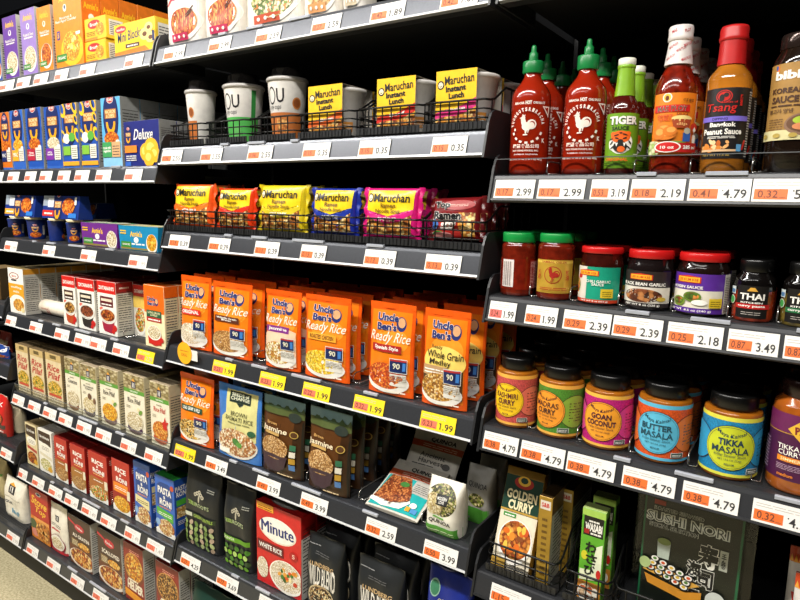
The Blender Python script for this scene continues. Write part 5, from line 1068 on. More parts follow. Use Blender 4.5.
def sriracha(p0, p1, pcb, pct, ptip, psh, label):
    x, y, z, r, (hs, hcb, hct, ht) = cyl('C1', p0, p1, .115, .024, [psh, pcb, pct, ptip])
    T = thing('chili_sauce_bottle', label, 'bottle', (x, y, z), 'rooster sauce bottles')
    mb = MB(); rn = r*.42; mb.lathe([(r*.86, 0), (r*.97, .003), (r, .010), (r, hs*.96)]+neckprof(r, hs, hcb-.004, rn)+[(rn, hcb)], SRI, 40)
    f = FACE(x)*.75; c = curvedc(mb, r, f-1.35, f+1.35, .012, hs*.97)
    c.text('SRIRACHA', .30, .95, .22, .035, PRINT, .04); c.text('HOT', .49, .955, .12, .055, PRINT, .05); c.text('CHILI SAUCE', .69, .95, .23, .035, PRINT, .04)
    red = SRI; rooster(c, .47, .61, .30, PRINT, red)
    n = 7
    for i in range(n):
        t = PI*(1.12+.76*i/(n-1)); uu, vv = .48+.27*math.cos(t), .58+.27*c.w/c.h*math.sin(t); a = t+PI/2
        c.k -= 0; q = [(uu+(.026*math.cos(a)*sx-.02*math.sin(a)*sy), vv+(.026*math.sin(a)*sx+.02*math.cos(a)*sy)*c.w/c.h) for sx, sy in ((-1, -1), (1, -1), (1, 1), (-1, 1))]; c.poly(q, PRINT); c.k -= 1
    c.k += 1
    for i, ch in enumerate('TUONGOTSRIRACHA'):
        t = PI*(1.0-.95*i/14); uu, vv = .48+.29*math.cos(t), .62+.29*c.w/c.h*math.sin(t); c.text(ch, uu, vv, .038, .055, PRINT, .05, rot=t-PI/2); c.k -= 1
    c.k += 1; c.poly([(.74, .9), (.9, .9), (.88, .74)], PRINT); c.poly([(.775, .885), (.87, .885), (.86, .79)], red); c.ell(.26, .56, .02, .02, PRINT); c.text('K', .78, .4, .05, .06, PRINT, .03)
    c.text('匯豐食品公司', .47, .315, .46, .06, PRINT, .02); c.text('HUY FONG FOODS, INC.', .47, .245, .46, .03, PRINT, .03); c.text('ROSEMEAD, CALIFORNIA', .48, .19, .42, .022, PRINT, .02); c.text('NET WT. 17 oz (1 lb 1 oz) 482g', .47, .115, .6, .03, PRINT, .02)
    c.lines(.93, .25, .99, .88, 14, PRINT, .4); mb.build('bottle_body', T)
    CG = M('#137a3c', .35, 0, .04); mb = MB(); rc = r*.52
    mb.lathe([(rc*.96, hcb-.002), (rc, hcb), (rc, hct-.002), (rc*.94, hct), (rc*.5, hct+.001)], CG, 40, ripple=.012); cp = mb.build('cap', T)
    mb = MB(); L = ht-hct; mb.lathe([(rc*.46, hct), (rc*.44, hct+L*.25), (rc*.42, hct+L*.52), (rc*.26, hct+L*.62), (rc*.24, hct+L*.92), (rc*.17, ht), (0, ht)], CG, 20); mb.build('nozzle', cp)
    return T, r
T, r = sriracha(511.6, 551, 73, 62, 45.6, 100, 'red rooster chilli sauce bottle with green cap, left one at the front'); row(T, 3, .070, 'red rooster chilli sauce bottle in the left row', 'rooster sauce bottles left row', .002)
T, r = sriracha(565, 607, 69, 56, 39, 97, 'red rooster chilli sauce bottle with green cap, right one at the front'); row(T, 3, .070, 'red rooster chilli sauce bottle in the right row', 'rooster sauce bottles right row', .002)
# tiger sauce
x, y, z, r, (hl0, hl1, hs, hn, hct, hc) = cyl('C1', 606, 638, .06, .026, [169, 115, 113, 97, 69, 59])
T = thing('tiger_sauce_bottle', 'slim bottle with a green label showing a roaring tiger, front one', 'bottle', (x, y, z)); mb = MB(); DR = M('#4a0f08', .14, 0, .1, 25, coat=.5)
mb.lathe([(r*.9, 0), (r, .004), (r, hs)]+neckprof(r, hs, hn+.01, r*.5)+[(r*.5, hct)], DR, 36); mb.build('bottle_body', T)
mb = MB(); LG = M('#6a9a1c', .4); c = curvedc(mb, r+.0003, -1.1, 2.0, max(hl0, .004), hl1); c.rect(0, 0, 1, 1, LG); OT = M('#e8641c', .4)
c.text('TIGER', .46, .86, .62, .16, M('#14160c'), .08); c.text('TIGER', .46, .87, .6, .15, WHITE, .045); c.text('SAUCE', .4, .725, .34, .07, M('#14160c'), .03)
c.ell(.42, .46, .22, .2, WHITE); c.ell(.28, .44, .1, .12, WHITE); c.ell(.56, .46, .1, .14, WHITE); c.ell(.42, .57, .19, .11, OT); c.ell(.27, .62, .05, .04, OT); c.ell(.56, .63, .05, .04, OT)
for u, v, ru, rv, rt in ((.34, .6, .05, .012, .3), (.5, .61, .05, .012, -.3), (.42, .64, .03, .012, 0), (.35, .545, .04, .014, -.3), (.5, .545, .04, .014, .3), (.25, .46, .05, .014, .9), (.6, .47, .05, .014, -.9), (.27, .38, .05, .013, .7), (.58, .38, .05, .013, -.7), (.24, .53, .04, .012, .5)): c.ell(u, v, ru, rv, M('#16120c'), rot=rt, seg=10); c.k -= 1
c.k += 1; c.ell(.42, .5, .05, .025, M('#16120c')); c.ell(.42, .39, .13, .10, M('#16120c')); c.ell(.44, .345, .07, .055, OT); c.poly([(.33, .46), (.38, .46), (.355, .39)], WHITE); c.poly([(.47, .46), (.52, .46), (.495, .39)], WHITE)
c.text('ORIGINAL', .36, .16, .44, .06, OT, .03); c.lines(.05, .05, .75, .12, 2, M('#2c4a10'), .4); c.lines(.68, .22, .8, .28, 2, WHITE, .4); mb.build('label', T)
mb = MB(); NG = M('#7fae22', .35); mb.lathe([(r*.66, hn), (r*.58, hn+(hct-hn)*.5), (r*.53, hct-.002), (r*.53, hct)], NG, 32); mb.build('neck_sleeve', T)
mb = MB(); mb.lathe([(r*.55, hct), (r*.57, hct+.001), (r*.57, hct+.004), (r*.53, hct+.005)], NG, 32); mb.lathe([(r*.53, hct+.005), (r*.55, hct+.006), (r*.55, hc-.001), (r*.5, hc), (0, hc)], M('#e9eada', .4), 32); mb.build('cap', T)
row(T, 3, .066, 'slim green tiger bottle', 'tiger sauce bottles', .002)
# sweet chilli bottle
x, y, z, r, (hl0, hl1, hs, hn, hc1, hc) = cyl('C1', 652.5, 696, .085, .026, [157, 96, 94, 66, 42, 27])
T = thing('sweet_chili_bottle', 'red sauce bottle with an orange label and white neck wrap, front one', 'bottle', (x, y, z)); mb = MB(); SC_ = M('#761a0a', .14, 0, .3, 90, coat=.6)
mb.lathe([(r*.92, 0), (r, .004), (r, .010), (r*.985, hl0), (r*.99, hl1)]+neckprof(r*.99, hs, hn+.008, r*.5)+[(r*.5, hc-.004)], SC_, 40); mb.build('bottle_body', T)
mb = MB(); c = curvedc(mb, r+.0003, -.95, 1.5, max(hl0, .012), hl1); c.rect(0, 0, 1, 1, M('#e8821c', .4)); c.rect(.97, 0, 1, 1, WHITE); c.ell(.34, .97, .12, .09, M('#e8821c')); c.ell(.32, .93, .09, .075, WHITE); c.ell(.32, .93, .07, .06, M('#f2c84a')); c.ell(.32, .92, .035, .04, M('#6a2c14'))
c.rect(.06, .70, .76, .81, M('#cf1c1c')); c.text('MAE PLOY', .42, .752, .56, .085, WHITE, .07); c.text('MAE PLOY', .42, .752, .55, .08, M('#6a5a44'), .03); c.text('蜂雞商標', .72, .88, .22, .05, M('#5a2a10'), .02); c.text('SWEET\nCHILI', .3, .61, .3, .1, M('#cf4a1c'), .03); c.text('SAUCE', .62, .66, .22, .045, M('#8a3a10'), .02)
c.ell(.62, .59, .19, .05, M('#f2d98a')); c.poly([(.44, .58), (.8, .58), (.76, .44), (.48, .44)], M('#a5441c')); c.text('dip', .62, .5, .2, .06, M('#e9b070'), .02)
for u, v, ru, rv in ((.3, .42, .17, .08), (.34, .34, .19, .09), (.22, .36, .12, .1), (.42, .39, .12, .08)): c.ell(u, v, ru, rv, M('#d8761c')); c.ell(u+.02, v+.02, ru*.6, rv*.55, M('#efa04a'))
c.ell(.12, .12, .2, .12, food(['#6f9a3c', '#a8c46a', '#d8e0b0'], 160)); c.ell(.5, .18, .25, .05, M('#6f9a3c')); c.ell(.86, .46, .09, .06, M('#c8301c')); c.rect(.64, .22, .78, .36, M('#2c5aa8')); c.ell(.71, .39, .06, .05, M('#b8b4a0')); c.poly([(.82, .41), (.86, .46), (.9, .41), (.86, .36)], WHITE); c.rect(.82, .2, .9, .33, WHITE)
c.rect(.2, .05, .95, .2, M('#b81818')); c.ell(.4, .135, .22, .09, WHITE); c.ell(.4, .135, .19, .075, M('#cf1c1c')); c.text('10 oz', .4, .13, .22, .05, WHITE, .03); c.text('285 ml', .77, .13, .24, .06, WHITE, .03); mb.build('label', T)
mb = MB(); WR = M('#ddd6d2', .45); mb.lathe([(r*.66, hn), (r*.58, hn+(hc1-hn)*.55), (r*.52, hc1)], WR, 36); c = curvedc(mb, r*.6, -1.2, 1.6, hn+.001, hc1-.001, lambda q: r*.66-(r*.14)*(q-hn)/(hc1-hn))
for u, v in ((.25, .3), (.55, .62), (.3, .8), (.7, .2), (.75, .85)): c.text('MAE PLOY', u, v, .3, .12, M('#b8343c'), .02, rot=.4)
mb.build('neck_wrap', T); mb = MB(); mb.lathe([(r*.54, hc1), (r*.58, hc1+.001), (r*.58, hc1+.006), (r*.56, hc1+.008), (r*.57, hc-.003), (r*.53, hc), (0, hc)], WR, 36); c = curvedc(mb, r*.572, -1.2, 1.6, hc1+.009, hc-.004)
c.text('MAE', .3, .5, .16, .5, M('#b8343c'), .02, rot=.3); c.text('PLOY', .7, .5, .2, .5, M('#b8343c'), .02, rot=.3); mb.build('cap', T)
row(T, 3, .082, 'red sauce bottle with a white neck wrap', 'sweet chilli bottles', .002)
# peanut sauce bottle
x, y, z, r, (hl0, hl1, hs, hn, hc1, hc) = cyl('C1', 704, 750, .085, .026, [160, 91, 84, 66, 42, 27])
T = thing('peanut_sauce_bottle', 'tan sauce bottle with a black label and red neck wrap, front one', 'bottle', (x, y, z)); mb = MB()
mb.lathe([(r*.92, 0), (r, .004), (r, hs)]+neckprof(r, hs, hn+.006, r*.5)+[(r*.5, hc-.004)], M('#a8661c', .14, 0, .14, 30, coat=.6), 40); mb.build('bottle_body', T)
mb = MB(); c = curvedc(mb, r+.0003, -1.05, 1.15, max(hl0, .012), hl1); RT_ = M('#c8241c', .4); c.rect(0, 0, 1, 1, M('#1f1c1c', .4)); c.ell(.46, .88, .16, .09, RT_); c.ell(.46, .88, .14, .078, M('#1f1c1c'), arc=(0, 2*PI), inner=.86); c.ell(.42, .86, .05, .05, M('#1f1c1c')); c.ell(.5, .9, .05, .03, M('#1f1c1c'))
c.text('Tsang', .42, .71, .62, .15, RT_, .008, shear=.15); c.text('House of', .58, .80, .3, .03, RT_, .02); c.text('醬\n道', .8, .82, .06, .16, RT_, .03); c.rect(0, .53, 1, .60, M('#7a6ad0', .4)); c.text('DIPPING', .42, .565, .3, .035, M('#2c2460'), .02)
c.text('Bangkok', .48, .475, .5, .085, WHITE, .035); c.text('Peanut Sauce', .48, .385, .76, .085, WHITE, .035); c.lines(.2, .29, .74, .33, 2, WHITE, .4)
rr = random.Random(2)
for k in range(16): c.ell(.36+rr.uniform(-.24, .26), .17+rr.uniform(-.05, .07), rr.uniform(.04, .075), rr.uniform(.02, .035), M(rr.choice(['#d8822c', '#efb06a', '#c8641c', '#f3cf9a'])), rot=rr.uniform(0, 3), seg=9); c.k -= .6
c.rect(.1, .1, .8, .13, M('#d9b48a')); c.text('NET WT 11.5 oz', .4, .05, .5, .03, M('#a88a3c'), .02); c.rect(.76, .1, .86, .2, M('#5a9ac8')); c.quad((.86, .12), (.9, .12), (.95, .26), (.9, .26), RT_); mb.build('label', T)
mb = MB(); c = curvedc(mb, r+.0003, 1.16, 1.75, max(hl0, .012), hl1); c.rect(0, 0, 1, 1, M('#1f1c1c', .4)); c.lines(.1, .03, .7, .97, 26, M('#d9d4cc'), .5); mb.build('back_label', T)
mb = MB(); RW = M('#b81c1c', .38); mb.lathe([(r*.63, hn), (r*.6, hn+(hc1-hn)*.5), (r*.585, hc1)], RW, 36); mb.build('neck_wrap', T); mb = MB(); mb.lathe([(r*.6, hc1), (r*.64, hc1+.001), (r*.65, hc1+.005), (r*.62, hc1+.007), (r*.63, hc-.004), (r*.58, hc), (0, hc)], RW, 36); mb.build('cap', T)
row(T, 3, .088, 'tan sauce bottle with a red neck wrap', 'peanut sauce bottles', .002)
# korean sauce jar
x, y, z, r, (hl0, hl1, hs, hc1, hc) = cyl('C1', 768.5, 828, .09, .026, [142, 66, 62, 50, 35])
T = thing('korean_sauce_jar', 'dark sauce jar with a brown paper label at the right edge', 'jar', (x, y, z)); mb = MB(); DK2 = M('#1c120c', .1, 0, .1, 30, coat=.7)
mb.lathe([(r*.93, 0), (r, .005), (r, hs-.004), (r*.94, hs+.004), (r*.78, hc1-.001), (r*.74, hc1+.004)], DK2, 44); mb.build('jar_body', T)
mb = MB(); c = curvedc(mb, r+.0003, -1.35, 1.35, hl0, hl1); KR = M('#a9803f', .55, 0, .06, 90); c.rect(0, 0, 1, 1, KR); BRN = M('#4a2c16', .5)
c.ell(.2, .93, .025, .05, M('#e8742a')); c.ell(.18, .95, .02, .03, M('#2c5aa8')); c.text('bibigo', .47, .83, .6, .15, WHITE, .045); c.text('KOREAN BBQ', .50, .64, .72, .085, BRN, .04); c.text('SAUCE', .34, .53, .38, .09, BRN, .04); c.lines(.14, .44, .6, .47, 1, BRN, .6); c.text('불고기 양념', .3, .38, .34, .06, BRN, .015); c.lines(.14, .14, .36, .3, 5, BRN, .25)
c.rect(0, 0, 1, .13, M('#d8d09c')); c.ell(.66, .2, .28, .15, M('#8a6a54')); c.ell(.66, .21, .25, .12, M('#6a4a34')); c.ell(.64, .25, .16, .06, M('#a8c23a')); c.ell(.72, .18, .16, .06, M('#b9643a')); c.ell(.58, .17, .1, .045, M('#d88a5a'))
for k in range(5): c.ell(.1+.2*k, .06, .05, .03, M('#b39a4a'))
mb.build('label', T); mb = MB(); mb.lathe([(r*.80, hc1), (r*.81, hc1+.001), (r*.81, hc-.003), (r*.77, hc), (0, hc)], M('#3a2e2a', .15, .6, 0), 44, ripple=.006); mb.build('lid', T)
row(T, 1, .1, 'dark sauce jar with a brown paper label', 'brown labelled jars')
# --- small jars on the second shelf
def jar(key, name, p0, p1, pl, pr, plt, plb, lid, body, draw, label, a0=-1.3, a1=1.6, y0=.026, lab=(.12, .70), n=0, what=None, group=None, shoulder=.80, lidrip=.004, coat=.6, zf=.045, split=0):
    x, y, z, r, (hb, ht) = cyl(key, p0, p1, zf, y0, [plb, plt])
    rl = r*(pr-pl)/(p1-p0)*1.0
    if name == 'curry_sauce_jar': rl = r*.82
    T = thing(name, label, 'jar', (x, y, z), group); mb = MB(); hs = hb*shoulder
    mb.lathe([(r*.93, 0), (r*.985, .002), (r, .006), (r, hs*.94 if not split else hb*split)] if split else [(r*.93, 0), (r*.985, .002), (r, .006), (r, hs*.94), (r*.985, hs), (r*.95, hs+(hb-hs)*.4), (rl*.93, hb-.003), (rl*.93, hb+.003)], body, 44)
    if split: mb.lathe([(r, hb*split), (r, hs*.94), (r*.985, hs), (r*.95, hs+(hb-hs)*.4), (rl*.93, hb-.003), (rl*.93, hb+.003)], M('#0d0a09', .1, 0, 0, coat=.7), 44)
    mb.build('jar_body', T)
    mb = MB(); c = curvedc(mb, r+.0004, a0, a1, hb*lab[0], hb*lab[1]); draw(c); mb.build('label', T)
    mb = MB(); mb.lathe([(rl*.98, hb), (rl, hb+.001), (rl, ht-.003), (rl*.97, ht-.0008), (rl*.92, ht), (rl*.88, ht-.0008), (0, ht-.0008)], lid, 44, ripple=lidrip); mb.build('lid', T)
    if n: row(T, n, 2*r+.004, what or label, group)
    return T
CHS = M('#6b1c0d', .13, 0, .2, 90, coat=.6); GLID = M('#0f8a3c', .35, 0, .03); RLID = M('#c01818', .3, 0, .03)
def d_bar(c): c.rect(0, 0, 1, 1, M('#7c1c0c', .25, 0, .2, 60)); c.rect(0, .1, .1, .95, M('#5a1a14')); c.lines(.01, .12, .09, .93, 16, M('#d8a8a0'), .4); c.rect(.2, .08, .44, .96, M('#e6dcd8')); [c.rect(.22+.022*k, .12, .222+.022*k+.008*(k % 2), .9, M('#4a3030')) for k in range(9)]; c.rect(.74, .05, 1, .95, M('#8e1c12')); c.lines(.75, .07, .99, .93, 18, M('#e0b8b0'), .4)
jar('C2', 'chili_garlic_jar', 501, 535, 503, 536, 232, 241.5, GLID, CHS, d_bar, 'red chilli jar with green lid turned to show its barcode', a0=-1.2, a1=1.9, n=2, what='red chilli jar with green lid, barcode row', group='chilli jars with green lids', shoulder=.93)
GOLD = M('#cda53c', .3, .25, .05); RDI = M('#a8281c', .4)
def d_gold(c):
    c.rect(0, 0, 1, 1, GOLD); c.rect(0, .9, 1, .97, M('#e0c050')); c.text('SAMBAL OELEK', .5, .935, .6, .06, RDI, .04); c.ell(.48, .55, .2, .26, RDI); c.ell(.48, .55, .18, .235, GOLD); rooster(c, .48, .55, .26, RDI, GOLD)
    c.text('辣\n椒', .17, .55, .08, .3, RDI, .02); c.text('醬\n油', .8, .55, .08, .3, RDI, .02); c.lines(.2, .1, .8, .2, 2, RDI, .4)
jar('C2', 'chili_paste_jar', 537, 573.5, 539.6, 574, 233, 241.8, GLID, CHS, d_gold, 'red chilli jar with green lid and a gold label', a0=-.9, a1=1.45, n=2, what='red chilli jar with green lid and gold label', group='chilli jars with gold labels', shoulder=.93)
LKG, LKR = M('#f0b42c', .4), M('#c8341c', .4)
def lk(c, u, v, w, h): c.poly([(u-w/2, v-h/2), (u+w/2, v-h/2), (u+w/2, v+h*.3), (u, v+h/2), (u-w/2, v+h*.3)], LKR); c.rect(u-w*.45, v-h*.4, u+w*.45, v+h*.26, LKG); c.text('LEE KUM KEE', u, v-h*.08, w*.8, h*.36, LKR, .03)
def d_lee(bg, ttl, ink=WHITE):
    def d(c):
        c.rect(0, 0, 1, 1, bg); c.rect(0, 0, 1, .09, M('#c83c1c')); c.rect(0, .09, .34, 1, M('#d9d2c4')); c.ell(.06, .45, .12, .22, food(['#d88a3c', '#b8441c', '#e9b87a', '#6f8a3a'], 150)); c.ell(.17, .72, .06, .07, RED); lk(c, .36, .84, .42, .17); c.text(ttl, .56, .56, .44, .16, ink, .02); c.rect(.62, .15, .84, .4, M('#e0c02c')); c.lines(.65, .2, .81, .36, 3, M('#7a6a10'), .35); c.text('NET WT 8 oz (226 g)', .5, .045, .5, .05, WHITE, .02)
    return d
jar('C2', 'chili_garlic_jar', 579.5, 623, 581.6, 624, 246, 252.5, RLID, M('#3a100a', .12, 0, .2, 60, coat=.6), d_lee(M('#13987a', .4), 'CHILI GARLIC\nSAUCE'), 'squat jar with red lid and a teal label', a0=-1.25, a1=1.25, lab=(.04, .74), n=1, what='squat jar with red lid and teal label', group='teal labelled jars', shoulder=.82)
def d_bean(c): c.rect(0, 0, 1, 1, M('#2c2422', .4)); c.rect(0, .12, 1, .56, M('#d9d3c6')); c.ell(.5, .32, .34, .19, food(['#8a4a24', '#5a2c14', '#b97a44', '#3c1e10'], 130)); lk(c, .46, .85, .4, .18); c.text('BLACK BEAN GARLIC', .5, .645, .76, .09, WHITE, .03); c.text('NET WT 8 oz (226 g)', .5, .06, .6, .07, WHITE, .02); c.ell(.82, .24, .08, .06, M('#c9a83c'))
jar('C2', 'black_bean_jar', 626, 673.5, 629, 674.5, 249, 257.5, RLID, M('#171010', .12, 0, .1, 60, coat=.6), d_bean, 'squat jar with red lid and a dark label of brown beans', a0=-1.35, a1=1.2, lab=(.06, .76), n=1, what='squat jar with red lid and dark bean label', group='dark bean jars', shoulder=.82)
def d_hoi(c): c.rect(0, 0, 1, 1, M('#5a2c96', .4)); c.rect(0, .13, .82, .58, M('#e0dac8')); c.rect(.84, 0, 1, 1, M('#d9d4c8')); c.lines(.86, .05, .98, .95, 20, INKB, .35); lk(c, .32, .86, .36, .19); c.text('HOISIN SAUCE', .3, .655, .46, .075, WHITE, .03); c.ell(.2, .28, .11, .13, M('#6f8a2c')); c.ell(.2, .29, .08, .09, food(['#8a4a24', '#d88a3c', '#4a6a1c'], 160)); c.ell(.4, .42, .12, .13, M('#5f7a24')); c.ell(.4, .43, .09, .09, food(['#8a4a24', '#d88a3c', '#4a6a1c'], 160)); c.ell(.5, .28, .1, .07, WHITE); c.rect(.62, .16, .8, .40, M('#e0c02c')); c.lines(.64, .2, .78, .36, 3, M('#7a6a10'), .35); c.text('NET WT. 8.5 oz (240 g)', .35, .065, .6, .07, WHITE, .02)
jar('C2', 'hoisin_jar', 675.5, 729, 679, 729.5, 252, 260.5, RLID, M('#1a0f0c', .12, 0, .1, 60, coat=.6), d_hoi, 'squat jar with red lid and a purple label', a0=-1.3, a1=1.5, lab=(.05, .78), n=1, what='squat jar with red lid and purple label', group='purple labelled jars', shoulder=.84)
def d_thai(band):
    def d(c):
        c.rect(.22, .02, .86, .98, M('#14110f', .4)); c.text('THAI', .54, .66, .48, .19, WHITE, .03); c.text('KITCHEN', .54, .48, .42, .05, WHITE, .03); c.rect(.22, .30, .9, .44, band); c.text('curry paste', .54, .37, .52, .08, WHITE, .03); c.lines(.36, .12, .72, .24, 2, M('#b8b0a8'), .3); c.poly([(.44, .82), (.5, .93), (.58, .93), (.64, .82)], M('#d8a23c'))
        c.rect(.03, .7, .19, .92, M('#cfd8d8')); c.rect(.05, .73, .17, .84, M('#4a7aa8')); c.ell(.11, .52, .09, .13, M('#d8e0c8')); c.ell(.11, .52, .075, .11, M('#3f9a4c'))
    return d
BLID = M('#070707', .3, 0, 0)
jar('C2', 'curry_paste_jar', 733.5, 775.5, 738, 772, 259, 271, BLID, M('#8e2c10', .14, 0, .3, 70, coat=.6), d_thai(M('#b81c1c', .4)), 'curry paste jar with black lid and a red band', a0=-1.35, a1=1.15, lab=(.06, .74), n=1, what='curry paste jar with a red band', group='red curry paste jars', shoulder=.78, y0=.028, split=.62)
jar('C2', 'curry_paste_jar', 782, 826, 787, 822, 262, 274, BLID, M('#6a5a24', .14, 0, .3, 70, coat=.6), d_thai(M('#1f6a3c', .4)), 'curry paste jar with black lid and a green band, cut by the right edge', a0=-1.35, a1=1.15, lab=(.06, .74), group='green curry paste jars', shoulder=.78, y0=.028, split=.62)
# --- curry sauce jars
def d_kai(bg, circ, circ2, l1, l2, ink, edge, ink2):
    bgp = M(bg, .42, 0, .18, 400)
    def d(c):
        c.rect(0, 0, 1, 1, bgp); c.rect(0, .93, 1, 1, edge); c.rect(0, 0, 1, .05, edge); a = c.w/c.h; R = .213
        c.ell(.74, .49, R*.95, R*.95*a, ink); c.ell(.74, .49, R*.92, R*.92*a, circ2); c.lines(.66, .3, .82, .7, 7, M(ink2, .5), .3)
        c.ell(.03, .49, R*.95, R*.95*a, ink); c.ell(.03, .49, R*.92, R*.92*a, circ2)
        c.ell(.385, .49, R*1.07, R*1.07*a, ink); c.ell(.385, .49, R*1.045, R*1.045*a, circ); c.ell(.385, .49, R*.99, R*.99*a, M(ink2, .5), inner=.985)
        I = M(ink2, .5); c.text('Maya Kaimal', .385, .76, .25, .085, I, .01, shear=.1, arch=-.3); c.ell(.385, .685, .012, .02, I, seg=8); c.text(l1, .385, .585, .30 if len(l1) > 5 else .22, .11, I, .035); c.text(l2, .385, .455, .32 if len(l2) > 5 else .24, .11, I, .035)
        c.text('Indian Simmer Sauce', .385, .365, .27, .05, I, .0); c.text('NET 12.5 OZ (354g)', .385, .29, .2, .035, I, .01); c.text('MEDIUM', .385, .215, .08, .03, I, .01); c.rect(.535, .08, .66, .17, WHITE); c.rect(.54, .085, .655, .165, M('#4a5a54')); c.lines(.55, .1, .64, .15, 2, WHITE, .4)
    return d
SAU = M('#9c5a14', .14, 0, .15, 40, coat=.6); INKD = M('#3a1a20', .5)
for i, (p0, p1, pl, pr, pt, pb, nm, args, lab) in enumerate([
    (496.5, 536, 499, 528, 355, 366.5, 'Kashmiri', ('#c8504c', M('#f2c51c', .4), M('#e0705c', .4), 'KASHMIRI', 'CURRY', INKD, M('#eeb04a'), '#5a1c24'), 'curry sauce jar with a yellow circle on a red label'),
    (538, 582, 542, 572, 364, 375.5, 'Madras', ('#4f8a2c', M('#f2992c', .4), M('#8aae3c', .4), 'MADRAS', 'CURRY', INKD, M('#eeb04a'), '#4a2a20'), 'curry sauce jar with an orange circle on a green label'),
    (583.5, 631, 587, 621, 372, 385, 'Goan', ('#c01c78', M('#f2a02c', .4), M('#cf3c8a', .4), 'GOAN', 'COCONUT', INKD, M('#eeb84a'), '#4a1c2c'), 'curry sauce jar with an orange circle on a magenta label'),
    (636, 689, 643, 681, 380.5, 393.5, 'Butter', ('#d8541c', M('#5ab8d8', .4), M('#e0742c', .4), 'BUTTER', 'MASALA', INKD, M('#5ab8d8'), '#1c4a5a'), 'curry sauce jar with a sky blue circle on an orange label'),
    (700, 758.5, 707, 750, 391, 405, 'Tikka', ('#1c84b4', M('#c8d02c', .4), M('#2c9ac8', .4), 'TIKKA', 'MASALA', INKD, M('#e0dc4a'), '#1c3a4a'), 'curry sauce jar with a lime circle on a blue label')]):
    xc = Xat((p0+p1)/2, ZC-.36, .07); f = FACE(xc)
    a0 = {0: -1.55, 1: -1.75, 2: -1.45, 3: -1.5, 4: -1.32}[i]
    jar('C3', 'curry_sauce_jar', p0, p1, pl, pr, pt, pb, BLID, SAU, d_kai(*args), lab, a0=a0, a1=a0+3.75, lab=(.055, .925), n=2, what='curry jar '+lab[16:], group='curry sauce jars, '+lab.split('with ')[1], shoulder=.955, y0=.024)
def d_pat(c):
    c.rect(0, 0, 1, 1, M('#4a1440', .4)); c.rect(0, .72, 1, 1, M('#6a1f54', .4)); c.rect(0, .70, 1, .715, M('#b8863c')); c.poly([(.34, .78), (.5, .98), (.66, .98), (.82, .78), (.66, .58), (.5, .58)], M('#e8b83c', .4)); c.text("PATAK'S", .58, .80, .34, .12, M('#7a1c2c'), .04, rot=.1); c.text('Original', .56, .63, .2, .05, M('#e8b83c'), .01, shear=.2)
    c.text('TIKKA MASALA\nCURRY SAUCE', .52, .46, .54, .16, WHITE, .035); c.rect(.26, .28, .9, .36, M('#e8861c')); c.text('SIMMER SAUCE', .5, .32, .4, .045, M('#fbe6b0'), .02); c.lines(.26, .16, .5, .25, 4, M('#c8a8c0'), .3); c.ell(.68, .1, .14, .14, M('#e0d6c8')); c.text('medium', .36, .08, .16, .05, M('#e8861c'), .02); c.lines(.02, .1, .14, .6, 10, M('#c8a8c0'), .25)
jar('C3', 'curry_sauce_jar', 766.5, 832, 774, 824, 378, 395, M('#241414', .2, .2, 0), M('#a5561a', .14, 0, .15, 40, coat=.6), d_pat, 'curry sauce jar with a dark purple label at the right edge', a0=-1.5, a1=1.6, lab=(.14, .84), n=1, what='curry sauce jar with a dark purple label', group='purple curry sauce jars', shoulder=.88)
# --- lowest shelf: curry boxes, wasabi, seaweed, snack bags
zc4 = deck(SHELF['C4'][1])
def d_gold2(c):
    c.rect(0, 0, 1, 1, M('#e2d8c0', .4)); c.rect(0, .55, 1, 1, M('#173a2c', .4)); c.rect(0, .92, 1, 1, M('#8a6a24', .4)); c.ell(.5, .86, .26, .06, M('#a8281c')); c.ell(.5, .88, .17, .05, M('#e8b83c')); c.ell(.5, .885, .1, .03, M('#173a2c'))
    c.text('GOLDEN\nCURRY', .5, .68, .82, .20, M('#e8dcb0'), .04); c.rect(.0, .555, 1, .575, M('#b8923c')); c.rect(.1, .50, .44, .54, M('#3f8a3c')); c.lines(.14, .51, .4, .53, 1, WHITE, .6)
    c.ell(.52, .27, .46, .22, M('#f3efe6')); c.ell(.52, .29, .42, .19, food(['#a8541c', '#c9782c', '#8a3c10', '#e0a04a'], 150)); rr = random.Random(3)
    for k in range(16): c.ell(.52+rr.uniform(-.28, .28), .3+rr.uniform(-.11, .11), rr.uniform(.05, .1), rr.uniform(.025, .045), M(rr.choice(['#e08a2c', '#c8501c', '#8a4a20', '#f0c04a', '#d86a1c'])), seg=12); c.k -= .5
    c.rect(0, .0, .4, .08, M('#b8923c')); c.lines(.5, .02, .9, .07, 2, INKB, .3)
GC = M('#b08a34', .35, .2, .06)
def curry(x0, x1, y0, dp, ztop, label, draw, sd, top, lean=0, rz=0):
    o = carton('curry_mix_box', label, 'box', x0, x1, zc4+.0045+dp*math.sin(lean), ztop+dp*math.sin(lean), y0, dp, GC, GC, top, draw, sd, 'curry mix boxes'); o.rotation_euler = (-lean, 0, rz); return o
x0, x1 = Xat(490.5, zc4+.0045, .034), Xat(527.5, zc4+.0045, .034); qy, qz = YZat(508.7, 468, x0); GL = math.atan2(qy-.034, qz-zc4-.0045)
curry(x0, x1, .034, .022, zc4+.0045+math.hypot(qy-.034, qz-zc4-.0045), 'curry box with a green top leaning back in the wire basket', d_gold2, None, M('#8a6a24'), lean=GL)
def d_spine(c): c.rect(0, 0, 1, 1, M('#a8842c', .38, .2)); c.rect(.1, .86, .9, .96, M('#e0d8c8')); c.text('S&B', .5, .91, .6, .05, RED, .03); c.lines(.3, .1, .7, .8, 10, M('#6a4c14'), .4)
def s_curry(c): c.rect(0, 0, 1, 1, M('#a9a49a', .5)); c.rect(0, .80, 1, 1, M('#5a4020')); facts(c)
x0, x1 = Xat(534.5, zc4+.0045, .04), Xat(547.5, zc4+.0045, .04)
